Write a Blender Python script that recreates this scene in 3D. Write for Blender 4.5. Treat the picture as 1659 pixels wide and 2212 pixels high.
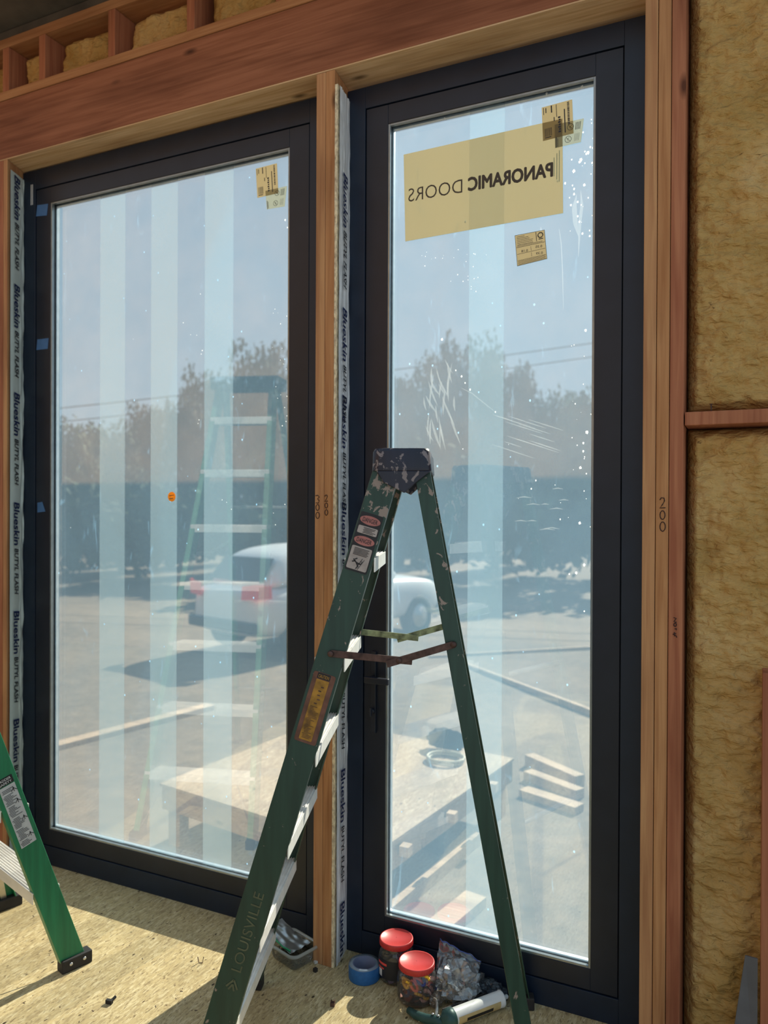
import bpy, bmesh, math, random
from math import sin, cos, pi, radians
from mathutils import Vector, Matrix, noise
S = bpy.context.scene
for o in list(bpy.data.objects): bpy.data.objects.remove(o)
# ---------------------------------------------------------------- camera
YAW, PIT, ROL, F = radians(25.448), radians(.3234), radians(.2632), 1661.0
fw = Vector((-sin(YAW)*cos(PIT), cos(YAW)*cos(PIT), -sin(PIT)))
rt = Vector((cos(YAW), sin(YAW), 0)); up = rt.cross(fw)
r2 = rt*cos(ROL)+up*sin(ROL); u2 = -rt*sin(ROL)+up*cos(ROL)
cd = bpy.data.cameras.new('camera'); cam = bpy.data.objects.new('camera', cd); S.collection.objects.link(cam)
cam.matrix_world = Matrix(((r2.x,u2.x,-fw.x,0),(r2.y,u2.y,-fw.y,-2.4493),(r2.z,u2.z,-fw.z,1.6),(0,0,0,1)))
cd.sensor_fit = 'VERTICAL'; cd.sensor_height = 24; cd.lens = 24*F/2212; cd.clip_end = 500; cd.clip_start = .02
cd.dof.use_dof = True; cd.dof.focus_distance = 2.3; cd.dof.aperture_fstop = 1.7
S.camera = cam
# ---------------------------------------------------------------- light
SKY = .92; SUN = 17.0
W = bpy.data.worlds.new('sky'); S.world = W; W.use_nodes = True
nt = W.node_tree; nt.nodes.clear()
tc = nt.nodes.new('ShaderNodeTexCoord'); sx = nt.nodes.new('ShaderNodeSeparateXYZ'); cr = nt.nodes.new('ShaderNodeValToRGB')
bg = nt.nodes.new('ShaderNodeBackground'); wo = nt.nodes.new('ShaderNodeOutputWorld')
nt.links.new(tc.outputs['Generated'], sx.inputs[0]); nt.links.new(sx.outputs[2], cr.inputs[0]); nt.links.new(cr.outputs[0], bg.inputs[0]); nt.links.new(bg.outputs[0], wo.inputs[0])
e = cr.color_ramp.elements; e[0].position = 0.0; e[0].color = (.72,.80,.83,1); e[1].position = .55; e[1].color = (.43,.62,.80,1)
m_ = e.new(.2); m_.color = (.55,.70,.81,1)
bg.inputs[1].default_value = SKY
sl = bpy.data.lights.new('sun', 'SUN'); sl.energy = SUN; sl.angle = radians(.53); sl.color = (1,.86,.66)
so = bpy.data.objects.new('sun', sl); S.collection.objects.link(so)
EL, AZ = radians(36.0), radians(8.5)
sd = Vector((-sin(AZ)*cos(EL), -cos(AZ)*cos(EL), -sin(EL)))
so.rotation_euler = sd.to_track_quat('-Z', 'Y').to_euler(); so.location = (3, 12, 12)
vs = S.view_settings; vs.view_transform = 'Standard'; vs.look = 'None'; vs.gamma = 1; vs.use_curve_mapping = False; vs.exposure = 0.0

# ---------------------------------------------------------------- helpers
C = S.collection
V = Vector
class MB:
    def __init__(s): s.v = []; s.f = []; s.sm = []
    def add(s, vs_, fs, smooth=False):
        n = len(s.v); s.v += [tuple(p) for p in vs_]; s.f += [tuple(i+n for i in f) for f in fs]; s.sm += [smooth]*len(fs); return s
    def box(s, x0, x1, y0, y1, z0, z1):
        return s.add([(x0,y0,z0),(x1,y0,z0),(x1,y1,z0),(x0,y1,z0),(x0,y0,z1),(x1,y0,z1),(x1,y1,z1),(x0,y1,z1)],
            [(0,3,2,1),(4,5,6,7),(0,1,5,4),(1,2,6,5),(2,3,7,6),(3,0,4,7)])
    def obox(s, c, X, Y, Z, a, b, d):      # centre, unit axes, full sizes
        c = V(c); X = V(X).normalized()*a/2; Y = V(Y).normalized()*b/2; Z = V(Z).normalized()*d/2
        P = [c-X-Y-Z, c+X-Y-Z, c+X+Y-Z, c-X+Y-Z, c-X-Y+Z, c+X-Y+Z, c+X+Y+Z, c-X+Y+Z]
        return s.add(P, [(0,3,2,1),(4,5,6,7),(0,1,5,4),(1,2,6,5),(2,3,7,6),(3,0,4,7)])
    def prism(s, lo, hi, smooth=False):    # two matching rings
        n = len(lo); fs = [(i,(i+1)%n,n+(i+1)%n,n+i) for i in range(n)]+[tuple(range(n-1,-1,-1)), tuple(range(n,2*n))]
        return s.add(list(lo)+list(hi), fs, smooth)
    def loft(s, rings, cap=True, smooth=True):
        n = len(rings[0]); vv = [p for r in rings for p in r]; fs = []
        for k in range(len(rings)-1):
            for i in range(n): fs.append((k*n+i, k*n+(i+1)%n, (k+1)*n+(i+1)%n, (k+1)*n+i))
        if cap: fs += [tuple(range(n-1,-1,-1)), tuple((len(rings)-1)*n+i for i in range(n))]
        return s.add(vv, fs, smooth)
    def tube(s, pts, r, n=8, smooth=True):
        pts = [V(p) for p in pts]; rings = []
        for i, p in enumerate(pts):
            d = (pts[min(i+1,len(pts)-1)]-pts[max(i-1,0)]).normalized()
            a = d.cross(V((0,0,1)) if abs(d.z) < .9 else V((1,0,0))).normalized(); b = d.cross(a)
            rr = r[i] if isinstance(r, (list, tuple)) else r
            rings.append([p+(a*cos(2*pi*k/n)+b*sin(2*pi*k/n))*rr for k in range(n)])
        return s.loft(rings, True, smooth)
    def lathe(s, prof, c, ax=(0,0,1), n=32, cap=True):  # prof: (r, h)
        c = V(c); ax = V(ax).normalized(); a = ax.cross(V((0,1,0)) if abs(ax.y) < .9 else V((1,0,0))).normalized(); b = ax.cross(a)
        return s.loft([[c+ax*h+(a*cos(2*pi*k/n)+b*sin(2*pi*k/n))*r for k in range(n)] for r, h in prof], cap)
    def quad(s, *p): return s.add(p, [tuple(range(len(p)))])
    def grid(s, fn, nu, nv, smooth=True):
        vv = [fn(i/nu, j/nv) for j in range(nv+1) for i in range(nu+1)]
        return s.add(vv, [(j*(nu+1)+i, j*(nu+1)+i+1, (j+1)*(nu+1)+i+1, (j+1)*(nu+1)+i) for j in range(nv) for i in range(nu)], smooth)
    def build(s, name, mat, parent=None, bevel=0):
        
        me = bpy.data.meshes.new(name); me.from_pydata(s.v, [], s.f); me.update()
        if isinstance(mat, (list, tuple)):
            for m in mat: me.materials.append(m)
        else: me.materials.append(mat)
        me.polygons.foreach_set('use_smooth', [bool(q_) for q_ in s.sm])
        bm = bmesh.new(); bm.from_mesh(me); bmesh.ops.recalc_face_normals(bm, faces=bm.faces) if s.closed() else None
        bm.to_mesh(me); bm.free()
        o = bpy.data.objects.new(name, me); C.objects.link(o)
        if parent: o.parent = parent; o.matrix_parent_inverse = parent.matrix_basis.inverted()
        if bevel:
            b = o.modifiers.new('bevel', 'BEVEL'); b.width = bevel; b.segments = 2; b.limit_method = 'ANGLE'; b.angle_limit = radians(50)
        return o
    def closed(s): return len(s.f) > 1
def tag(o, label=None, cat=None, group=None, kind=None):
    for k, v in (('label', label), ('category', cat), ('group', group), ('kind', kind)):
        if v: o[k] = v
    return o
def empty(name, loc, label=None, cat=None, group=None, kind=None):
    o = bpy.data.objects.new(name, None); C.objects.link(o); o.location = loc; o.empty_display_size = .05
    return tag(o, label, cat, group, kind)
def text(body, name, mat, parent, org, X, Y, w, h, bold=0, shear=0, lift=.0008, mirror=False, fat=0):
    """text whose lower left is org, running along X, letters rising along Y, fitted to w by h"""
    cu = bpy.data.curves.new(name, 'FONT'); cu.body = body; cu.offset = bold; cu.shear = shear; cu.resolution_u = 3
    t = bpy.data.objects.new(name, cu); C.objects.link(t)
    dg = bpy.context.evaluated_depsgraph_get(); me = bpy.data.meshes.new_from_object(t.evaluated_get(dg)); bpy.data.objects.remove(t)
    xs = [v.co.x for v in me.vertices]; ys = [v.co.y for v in me.vertices]
    if not xs: return None
    x0, x1, y0, y1 = min(xs), max(xs), min(ys), max(ys)
    X = V(X).normalized(); Y = V(Y).normalized(); N = X.cross(Y)
    if mirror: N = -N
    for v in me.vertices: v.co = V(org)+X*((v.co.x-x0)/(x1-x0)*w)+Y*((v.co.y-y0)/(y1-y0)*h)+N*lift
    if fat:
        bm = bmesh.new(); bm.from_mesh(me); base = list(bm.verts)+list(bm.edges)+list(bm.faces)
        for q, dd in enumerate((X*fat, Y*fat, -X*fat, -Y*fat, (X+Y)*fat*.7, -(X+Y)*fat*.7, (X-Y)*fat*.7, (Y-X)*fat*.7)):
            g = bmesh.ops.duplicate(bm, geom=base); bmesh.ops.translate(bm, verts=[e_ for e_ in g['geom'] if isinstance(e_, bmesh.types.BMVert)], vec=dd+N*(.00002*(q+1)))
        bm.to_mesh(me); bm.free()
    me.materials.clear(); me.materials.append(mat)
    o = bpy.data.objects.new(name, me); C.objects.link(o)
    if parent: o.parent = parent; o.matrix_parent_inverse = parent.matrix_basis.inverted()
    return o

# ---------------------------------------------------------------- materials
def newmat(name):
    m = bpy.data.materials.new(name); m.use_nodes = True; t = m.node_tree; t.nodes.clear()
    o = t.nodes.new('ShaderNodeOutputMaterial'); return m, t, o
def N(t, ty, **kw):
    n = t.nodes.new(ty)
    for k, v in kw.items():
        if k in n.inputs: n.inputs[k].default_value = v
        else: setattr(n, k, v)
    return n
def coords(t, scale, rot=(0,0,0)):
    c = t.nodes.new('ShaderNodeTexCoord'); m = t.nodes.new('ShaderNodeMapping'); m.inputs['Scale'].default_value = scale; m.inputs['Rotation'].default_value = rot
    t.links.new(c.outputs['Object'], m.inputs[0]); return m.outputs[0]
def ramp(t, src, stops):
    r = t.nodes.new('ShaderNodeValToRGB'); el = r.color_ramp.elements
    el[0].position, el[0].color = stops[0][0], (*stops[0][1], 1); el[1].position, el[1].color = stops[-1][0], (*stops[-1][1], 1)
    for p, c in stops[1:-1]: q = el.new(p); q.color = (*c, 1)
    t.links.new(src, r.inputs[0]); return r.outputs[0]
def mix(t, fac, a, b, bt='MIX'):
    m = t.nodes.new('ShaderNodeMix'); m.data_type = 'RGBA'; m.blend_type = bt
    for s_, v in ((m.inputs['Factor'], fac), (m.inputs['A'], a), (m.inputs['B'], b)):
        if hasattr(v, 'links'): t.links.new(v, s_)
        elif isinstance(v, (int, float)): s_.default_value = v
        else: s_.default_value = (*v, 1)
    return m.outputs['Result']
def plain(name, col, rough=.6, metal=0, var=.12, scale=30, bump=0, spec=.5, sc=(1,1,1)):
    m, t, o = newmat(name); b = N(t, 'ShaderNodeBsdfPrincipled', Roughness=rough, Metallic=metal)
    b.inputs['Specular IOR Level'].default_value = spec
    no = N(t, 'ShaderNodeTexNoise', Scale=scale, Detail=4.0); t.links.new(coords(t, sc), no.inputs['Vector'])
    c = ramp(t, no.outputs['Fac'], [(.3, tuple(x*(1-var) for x in col)), (.7, tuple(min(1, x*(1+var)) for x in col))])
    t.links.new(c, b.inputs['Base Color'])
    if bump:
        bp = N(t, 'ShaderNodeBump', Strength=bump, Distance=.01); t.links.new(no.outputs['Fac'], bp.inputs['Height']); t.links.new(bp.outputs[0], b.inputs['Normal'])
    t.links.new(b.outputs[0], o.inputs[0]); return m
def wood(name, a, b_, axis='z', rough=.75, seed=0, knots=True, sap=None):
    m, t, o = newmat(name); b = N(t, 'ShaderNodeBsdfPrincipled', Roughness=rough); b.inputs['Specular IOR Level'].default_value = .25
    long = {'z': (1,1,.04), 'x': (.04,1,1), 'y': (1,.04,1)}[axis]; med = {'z': (1,1,.22), 'x': (.22,1,1), 'y': (1,.22,1)}[axis]
    n1 = N(t, 'ShaderNodeTexNoise', Scale=70.0, Detail=5.0, Distortion=.6); t.links.new(coords(t, long, (0,0,0)), n1.inputs['Vector'])
    n2 = N(t, 'ShaderNodeTexNoise', Scale=7.0, Detail=3.0); t.links.new(coords(t, med), n2.inputs['Vector'])
    c1 = ramp(t, n1.outputs['Fac'], [(.32, a), (.68, b_)])
    c2 = ramp(t, n2.outputs['Fac'], [(.3, (.62,.58,.56)), (.5, (.95,.95,.95)), (.75, (1.0,1.0,1.0))])
    c = mix(t, 1.0, c1, c2, 'MULTIPLY')
    if knots:
        vo = N(t, 'ShaderNodeTexVoronoi', Scale=3.1); t.links.new(coords(t, tuple(x*2 if x == 1 else .75 for x in long)), vo.inputs['Vector'])
        k = ramp(t, vo.outputs['Distance'], [(.03, (1,1,1)), (.10, (0,0,0))])
        c = mix(t, k, c, tuple(x*.32 for x in a))
    t.links.new(c, b.inputs['Base Color'])
    bp = N(t, 'ShaderNodeBump', Strength=.25, Distance=.004); t.links.new(n1.outputs['Fac'], bp.inputs['Height']); t.links.new(bp.outputs[0], b.inputs['Normal'])
    t.links.new(b.outputs[0], o.inputs[0]); return m
def osb(name, base, dark, light, sc=1.0, seams=True):
    m, t, o = newmat(name); b = N(t, 'ShaderNodeBsdfPrincipled', Roughness=.75); b.inputs['Specular IOR Level'].default_value = .3
    c = None
    n0 = N(t, 'ShaderNodeTexNoise', Scale=1.6, Detail=3.0); t.links.new(coords(t, (sc,sc,sc)), n0.inputs['Vector'])
    c = ramp(t, n0.outputs['Fac'], [(.3, tuple(x*.84 for x in base)), (.7, tuple(x*1.08 for x in base))])
    for ang, s_, colr, lo, hi in ((.4, 150, dark, .655, .73), (1.5, 120, light, .58, .66), (2.4, 170, dark, .66, .73), (-.5, 70, light, .62, .72), (.95, 190, dark, .65, .73), (1.9, 60, tuple((a+b)/2 for a, b in zip(base, dark)), .60, .72)):
        n = N(t, 'ShaderNodeTexNoise', Scale=float(s_), Detail=2.0, Distortion=.9); t.links.new(coords(t, (sc,.24*sc,sc), (0,0,ang)), n.inputs['Vector'])
        k = ramp(t, n.outputs['Fac'], [(lo-.06, (0,0,0)), (hi, (.85,.85,.85))])
        c = mix(t, k, c, colr)
    sp = N(t, 'ShaderNodeTexVoronoi', Scale=17.0); t.links.new(coords(t, (sc,sc*.6,sc), (0,0,.7)), sp.inputs['Vector'])
    k = ramp(t, sp.outputs['Distance'], [(.05, (1,1,1)), (.09, (0,0,0))]); c = mix(t, k, c, tuple(x*.35 for x in dark))
    st = N(t, 'ShaderNodeTexNoise', Scale=3.3, Detail=5.0); t.links.new(coords(t, (1,1,1)), st.inputs['Vector'])
    k = ramp(t, st.outputs['Fac'], [(.5, (0,0,0)), (.72, (.5,.5,.5))]); c = mix(t, k, c, tuple(x*.55 for x in base))
    t.links.new(c, b.inputs['Base Color']); t.links.new(b.outputs[0], o.inputs[0]); return m
def fibre(name, col, wear, wearcol, zlo=None, zhi=None):
    m, t, o = newmat(name); b = N(t, 'ShaderNodeBsdfPrincipled', Roughness=.38)
    n1 = N(t, 'ShaderNodeTexNoise', Scale=60.0, Detail=3.0); t.links.new(coords(t, (1,1,.05)), n1.inputs['Vector'])
    c = ramp(t, n1.outputs['Fac'], [(.3, tuple(x*.8 for x in col)), (.7, tuple(x*1.2 for x in col))])
    n2 = N(t, 'ShaderNodeTexNoise', Scale=34.0, Detail=6.0, Roughness=.62, Distortion=.7); t.links.new(coords(t, (1,1,.7)), n2.inputs['Vector'])
    if wear:
        h = t.nodes.new('ShaderNodeTexCoord'); sp = t.nodes.new('ShaderNodeSeparateXYZ'); t.links.new(h.outputs['Object'], sp.inputs[0])
        mr = N(t, 'ShaderNodeMapRange'); mr.inputs[1].default_value = zlo; mr.inputs[2].default_value = zhi; mr.inputs[3].default_value = -.12; mr.inputs[4].default_value = 0.0
        t.links.new(sp.outputs[2], mr.inputs[0])
        ad = N(t, 'ShaderNodeMath', operation='ADD'); t.links.new(n2.outputs['Fac'], ad.inputs[0]); t.links.new(mr.outputs[0], ad.inputs[1])
        k = ramp(t, ad.outputs[0], [(wear, (0,0,0)), (wear+.02, (1,1,1))]); c = mix(t, k, c, wearcol)
    t.links.new(c, b.inputs['Base Color']); t.links.new(b.outputs[0], o.inputs[0]); return m
def film(name, col, opacity, gloss=.0, trans=.5, rough=.1, tint=(1,1,1)):
    """thin sheet: clear share, light-diffusing share, reflective share"""
    m, t, o = newmat(name)
    tr = N(t, 'ShaderNodeBsdfTransparent'); tr.inputs[0].default_value = (*tint, 1)
    tl = N(t, 'ShaderNodeBsdfTranslucent'); tl.inputs[0].default_value = (*col, 1)
    df = N(t, 'ShaderNodeBsdfDiffuse'); df.inputs[0].default_value = (*col, 1)
    a = N(t, 'ShaderNodeMixShader'); a.inputs[0].default_value = 1-trans; t.links.new(tl.outputs[0], a.inputs[1]); t.links.new(df.outputs[0], a.inputs[2])
    x = N(t, 'ShaderNodeMixShader'); x.inputs[0].default_value = opacity; t.links.new(tr.outputs[0], x.inputs[1]); t.links.new(a.outputs[0], x.inputs[2])
    out = x
    if gloss:
        fr = N(t, 'ShaderNodeFresnel', IOR=1.5); mu = N(t, 'ShaderNodeMath', operation='MULTIPLY'); mu.inputs[1].default_value = gloss; t.links.new(fr.outputs[0], mu.inputs[0])
        gl = N(t, 'ShaderNodeBsdfGlossy', Roughness=rough); y = N(t, 'ShaderNodeMixShader'); t.links.new(mu.outputs[0], y.inputs[0]); t.links.new(x.outputs[0], y.inputs[1]); t.links.new(gl.outputs[0], y.inputs[2]); out = y
    t.links.new(out.outputs[0], o.inputs[0]); return m, x, t
def glass(name, dirt, col, gloss=4.0, streak=True, tint=(.92,.95,.97)):
    m, x, t = film(name, col, dirt, gloss, .9, .0, tint)
    if streak:      # dust: cloudy wipes, drips and specks
        n = N(t, 'ShaderNodeTexNoise', Scale=2.2, Detail=4.0, Distortion=1.2); t.links.new(coords(t, (1,1,.6), (0,.5,0)), n.inputs['Vector'])
        a = ramp(t, n.outputs['Fac'], [(.3, (dirt*.86,)*3), (.75, (dirt*1.2,)*3)])
        w = N(t, 'ShaderNodeTexNoise', Scale=26.0, Detail=5.0, Distortion=1.5); t.links.new(coords(t, (1,1,.25), (0,.9,0)), w.inputs['Vector'])
        b = ramp(t, w.outputs['Fac'], [(.66, (0,0,0)), (.82, (.22,.22,.22))])
        v = N(t, 'ShaderNodeTexVoronoi', Scale=15.0); t.links.new(coords(t, (1,1,.8)), v.inputs['Vector'])
        c = ramp(t, v.outputs['Distance'], [(.035, (.55,.55,.55)), (.06, (0,0,0))])
        s1 = mix(t, 1.0, a, b, 'ADD'); s2 = mix(t, 1.0, s1, c, 'ADD'); t.links.new(s2, x.inputs[0])
    return m
M = {}
M['stud'] = wood('stud_wood', (.42,.18,.07), (.60,.30,.13), 'z')
M['stud_red'] = wood('stud_wood_red', (.36,.12,.06), (.50,.20,.10), 'z')
M['stud_tan'] = wood('stud_wood_tan', (.46,.21,.095), (.62,.33,.15), 'z')
M['beam'] = wood('beam_wood', (.27,.095,.045), (.40,.155,.08), 'x')
M['plate'] = wood('plate_wood', (.40,.17,.07), (.54,.27,.12), 'x')
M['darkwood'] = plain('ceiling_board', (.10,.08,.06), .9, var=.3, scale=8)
M['lumber'] = wood('outdoor_lumber', (.36,.25,.16), (.52,.38,.26), 'x')
M['floor'] = osb('osb_subfloor', (.56,.43,.22), (.15,.095,.045), (.72,.60,.36))
M['osb_out'] = osb('osb_deck', (.36,.26,.17), (.20,.13,.08), (.50,.40,.28), .6)
M['osb_edge'] = plain('osb_edge', (.80,.62,.42), .9, var=.4, scale=120, bump=.6, sc=(1,1,.6))
M['sheath'] = plain('sheathing', (.35,.25,.15), .9)
M['frame'] = plain('black_aluminium', (.007,.016,.036), .45, var=.15, scale=12)
M['frame2'] = plain('black_aluminium_sash', (.010,.014,.026), .42, var=.15, scale=12)
M['groove'] = plain('black_gasket', (.006,.006,.007), .8)
M['bead'] = plain('grey_glazing_bead', (.30,.33,.34), .25, .6, var=.1)
M['spacer'] = plain('spacer_metal', (.62,.66,.68), .35, .7)
M['alu'] = plain('aluminium', (.88,.85,.80), .42, .25, var=.08, scale=40, sc=(.05,1,1))
M['alu_flat'] = plain('aluminium_brace', (.62,.60,.55), .4, .8, var=.1)
M['green'] = fibre('bright_green_fibreglass', (.015,.20,.085), 0, None)
M['olive'] = fibre('worn_green_fibreglass', (.018,.052,.034), .55, (.30,.23,.19), 1.0, 1.75)
M['olive_in'] = fibre('worn_green_fibreglass_flange', (.03,.13,.07), .60, (.34,.28,.2), 1.0, 1.75)
M['cap'] = fibre('scuffed_black_cap', (.014,.014,.030), .56, (.23,.19,.19), 1.0, 1.6)
M['rubber'] = plain('black_rubber', (.02,.018,.018), .7, var=.3)
M['rust'] = plain('rusty_steel', (.10,.055,.045), .6, .4, var=.5, scale=50)
M['greenbar'] = plain('paint_worn_steel', (.24,.27,.15), .6, .3, var=.6, scale=45)
M['rivet'] = plain('rivet_steel', (.6,.6,.58), .35, .8)
M['wrap'] = plain('butyl_flashing', (.88,.87,.88), .30, var=.08, scale=25, spec=.8)
M['wrap_l'] = plain('butyl_flashing_grey', (.66,.72,.68), .4, var=.05, scale=10)
M['ink'] = plain('navy_ink', (.01,.02,.09), .6, var=0)
M['ink_b'] = plain('black_ink', (.02,.02,.03), .6, var=0)
M['pen'] = plain('marker_ink', (.05,.02,.015), .8, var=0)
M['white'] = plain('white_print', (.75,.74,.72), .6, var=.05)
M['splat'] = film('white_splatter', (1,.98,.95), .93, 0, .95)[0]
M['splat_soft'] = film('white_smear', (1,.99,.96), .13, 0, .95)[0]
M['foil'] = plain('white_plastic_chip', (.7,.7,.68), .4)

def foam_mat():
    m, t, o = newmat('spray_foam'); b = N(t, 'ShaderNodeBsdfPrincipled', Roughness=.85); b.inputs['Specular IOR Level'].default_value = .2
    n = N(t, 'ShaderNodeTexNoise', Scale=6.0, Detail=4.0); t.links.new(coords(t, (1,1,.8)), n.inputs['Vector'])
    c = ramp(t, n.outputs['Fac'], [(.3, (.44,.26,.075)), (.55, (.58,.36,.13)), (.8, (.64,.43,.19))])
    v = N(t, 'ShaderNodeTexNoise', Scale=20.0, Detail=6.0, Roughness=.7, Distortion=1.0); t.links.new(coords(t, (.7,.7,1.5)), v.inputs['Vector'])
    k = ramp(t, v.outputs['Fac'], [(.66, (0,0,0)), (.72, (1,1,1))]); c = mix(t, k, c, (.12,.06,.02))
    t.links.new(c, b.inputs['Base Color'])
    w = N(t, 'ShaderNodeTexNoise', Scale=38.0, Detail=4.0, Distortion=.5); t.links.new(coords(t, (.8,1,1.6)), w.inputs['Vector'])
    bp = N(t, 'ShaderNodeBump', Strength=.9, Distance=.02); t.links.new(w.outputs['Fac'], bp.inputs['Height']); t.links.new(bp.outputs[0], b.inputs['Normal'])
    t.links.new(b.outputs[0], o.inputs[0]); return m
M['foam'] = foam_mat()
def ground_mat():
    m, t, o = newmat('dirt_ground'); b = N(t, 'ShaderNodeBsdfPrincipled', Roughness=.95)
    n = N(t, 'ShaderNodeTexNoise', Scale=.35, Detail=6.0, Roughness=.6); t.links.new(coords(t, (.5,1,1)), n.inputs['Vector'])
    c = ramp(t, n.outputs['Fac'], [(.36, (.05,.045,.035)), (.5, (.155,.11,.07)), (.65, (.25,.18,.115))])
    n2 = N(t, 'ShaderNodeTexNoise', Scale=9.0, Detail=5.0); t.links.new(coords(t, (1,1,1)), n2.inputs['Vector'])
    c = mix(t, .5, c, ramp(t, n2.outputs['Fac'], [(.3, (.10,.07,.045)), (.7, (.24,.17,.11))]))
    t.links.new(c, b.inputs['Base Color']); t.links.new(b.outputs[0], o.inputs[0]); return m
M['ground'] = ground_mat()
M['leaf'] = [plain('foliage_dark', (.035,.055,.025), .9, var=.5, scale=.8), plain('foliage_brown', (.075,.065,.04), .9, var=.4, scale=.8), plain('foliage_pale', (.16,.19,.10), .9, var=.3, scale=.8)]
M['bark'] = plain('bark', (.09,.065,.045), .95, var=.3)
M['glassL'] = glass('dusty_flare_glass', .125, (.30,.60,.92))  # real dust, with the blue haze of lens flare put into its colour
M['glassR'] = glass('dusty_smeared_flare_glass', .20, (.34,.62,.92))  # same flare tint; film made denser to brighten this pane
M['glass2'] = glass('clear_outer_glass', .02, (.8,.9,1), 2.2, False, (.60,.66,.70))
M['strip'] = film('translucent_band', (.46,.65,.76), .11, .2, .9, .2)[0]
M['sheetY'] = film('yellow_backing_sheet', (.54,.47,.31), .84, .1, .8, .3)[0]
M['labelY'] = film('tan_label_paper', (.54,.45,.29), .88, .1, .8, .3)[0]
M['labelG'] = film('clear_grey_label', (.42,.42,.32), .62, .1, .8, .3)[0]

# ================================================================ SETTING
WY0, WY1 = .055, .085
mb = MB(); mb.box(-8.4,2.5,-4.2,.09,-.05,0); fl = mb.build('floor', M['floor']); tag(fl, kind='structure')
mb = MB(); mb.box(-8.4,-3.03,WY0,WY1,-.6,5.0); mb.box(-.262,2.5,WY0,WY1,-.6,5.0); mb.box(-3.03,-.262,WY0,WY1,3.115,5.0); mb.box(-3.03,-.262,.0,WY1,-.6,-.002)
mb.box(-1.395,-1.332,.03,WY1,0,3.115)
tag(mb.build('wall_front', M['sheath']), kind='structure')
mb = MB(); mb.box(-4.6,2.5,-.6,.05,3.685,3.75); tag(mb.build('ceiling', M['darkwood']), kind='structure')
M['backwall'] = plain('back_wall_board', (.16,.10,.055), .9, var=.25, scale=3)
mb = MB(); mb.box(-8.4,-1.0,-4.25,-4.2,-.05,5.3); tag(mb.build('unseen_wall_back', M['backwall']), kind='structure')  # unseen wall, added and sized so the panes reflect dark
# doors ----------------------------------------------------------
def ring(mbx, x0, x1, z0, z1, t_l, t_r, t_b, t_t, y0, y1):
    mbx.box(x0,x0+t_l,y0,y1,z0,z1); mbx.box(x1-t_r,x1,y0,y1,z0,z1); mbx.box(x0+t_l,x1-t_r,y0,y1,z0,z0+t_b); mbx.box(x0+t_l,x1-t_r,y0,y1,z1-t_t,z1)
def door(name, X0, X1, ga, gb, zt, g0, g1, jl, jr, jb, jt, gm, lab):
    r = empty(name, (X0,0,0), lab, 'door', kind='structure')
    m = MB(); ring(m, X0, X1, 0, zt, jl-.0015-X0, X1-jr-.0015, jb-.0015, zt-jt-.0015, 0, .06); m.build('outer_frame', M['frame'], r, .0015)
    m = MB(); ring(m, jl+.002, jr-.002, jb+.002, jt-.002, ga-jl-.002, jr-gb-.002, g0-jb-.002, jt-g1-.002, .003, .058); m.build('sash_frame', M['frame2'], r, .0015)
    m = MB(); ring(m, jl-.002, jr+.002, jb-.002, jt+.002, .006,.006,.006,.006, .012, .05); m.build('weather_seal', M['groove'], r)
    m = MB(); ring(m, ga-.001, gb+.001, g0-.001, g1+.001, .008,.008,.008,.008, .006, .014); ring(m, ga-.001, gb+.001, g0-.001, g1+.001, .005,.005,.005,.005, .016, .024)
    m.build('glazing_bead', M['bead'], r, .001)
    m = MB(); ring(m, ga, gb, g0, g1, .009,.009,.009,.009, .033, .047); m.build('glass_spacer', M['spacer'], r)
    m = MB(); m.quad((ga,.030,g0),(gb,.030,g0),(gb,.030,g1),(ga,.030,g1)); m.build('inner_pane', gm, r)
    m = MB(); m.quad((ga,.050,g0),(gb,.050,g0),(gb,.050,g1),(ga,.050,g1)); m.build('outer_pane', M['glass2'], r)
    return r
door('door_1', -2.994, -1.402, -2.817, -1.566, 3.108, .157, 2.949, -2.905, -1.478, .085, 3.02, M['glassL'], 'tall black framed glass door on the left of the wooden post')
d2 = door('door_2', -1.318, -.262, -1.158, -.443, 3.098, .154, 2.950, -1.245, -.358, .085, 3.02, M['glassR'], 'tall narrow black framed glass door on the right with lever handle')
# handle of the right door
hd = MB(); hd.box(-1.212,-1.192,-.008,.003,.80,1.09); hp = hd.build('handle_plate', M['frame2'], d2, .002)
hd = MB(); hd.tube([(-1.202,-.008,.998),(-1.202,-.05,.998)], .009, 12); hd.box(-1.212,-1.118,-.062,-.046,.988,1.010); hd.build('lever_handle', M['frame2'], hp, .003)
hd = MB(); hd.tube([(-1.202,-.008,.88),(-1.202,-.022,.88)], .010, 12); hd.box(-1.206,-1.198,-.032,-.02,.865,.895); hd.build('thumb_turn', M['frame2'], hp, .002)
# small white hinge mark and blue tape on the left door
mk = MB(); mk.box(-2.934,-2.931,-.0015,0,2.955,3.047); mk.box(-2.925,-2.922,-.0015,0,2.955,3.047)
tag(mk.build('tape_mark', M['white']), 'two thin white parallel marks on top left corner of left door frame', 'mark')
M['btape'] = plain('blue_tape', (.06,.16,.36), .6, var=.1)
for (a, b, c, d), lb in zip((((-2.896,2.95),(-2.829,2.945),(-2.837,2.895),(-2.904,2.901)), ((-2.894,2.348),(-2.824,2.348),(-2.83,2.301),(-2.9,2.301)), ((-2.892,1.615),(-2.862,1.619),(-2.842,1.576),(-2.892,1.571))),
    ('small blue tape piece at the top of left door stile', 'small blue tape piece on the left door stile, middle one of three', 'small slanted blue tape piece on left door stile, lowest of three')):
    m = MB(); m.prism([V((p[0],.0028,p[1])) for p in (a,b,c,d)], [V((p[0],.0018,p[1])) for p in (a,b,c,d)])
    tag(m.build('tape_piece', M['btape']), lb, 'tape', 'blue tape pieces on the left door stile')

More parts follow.
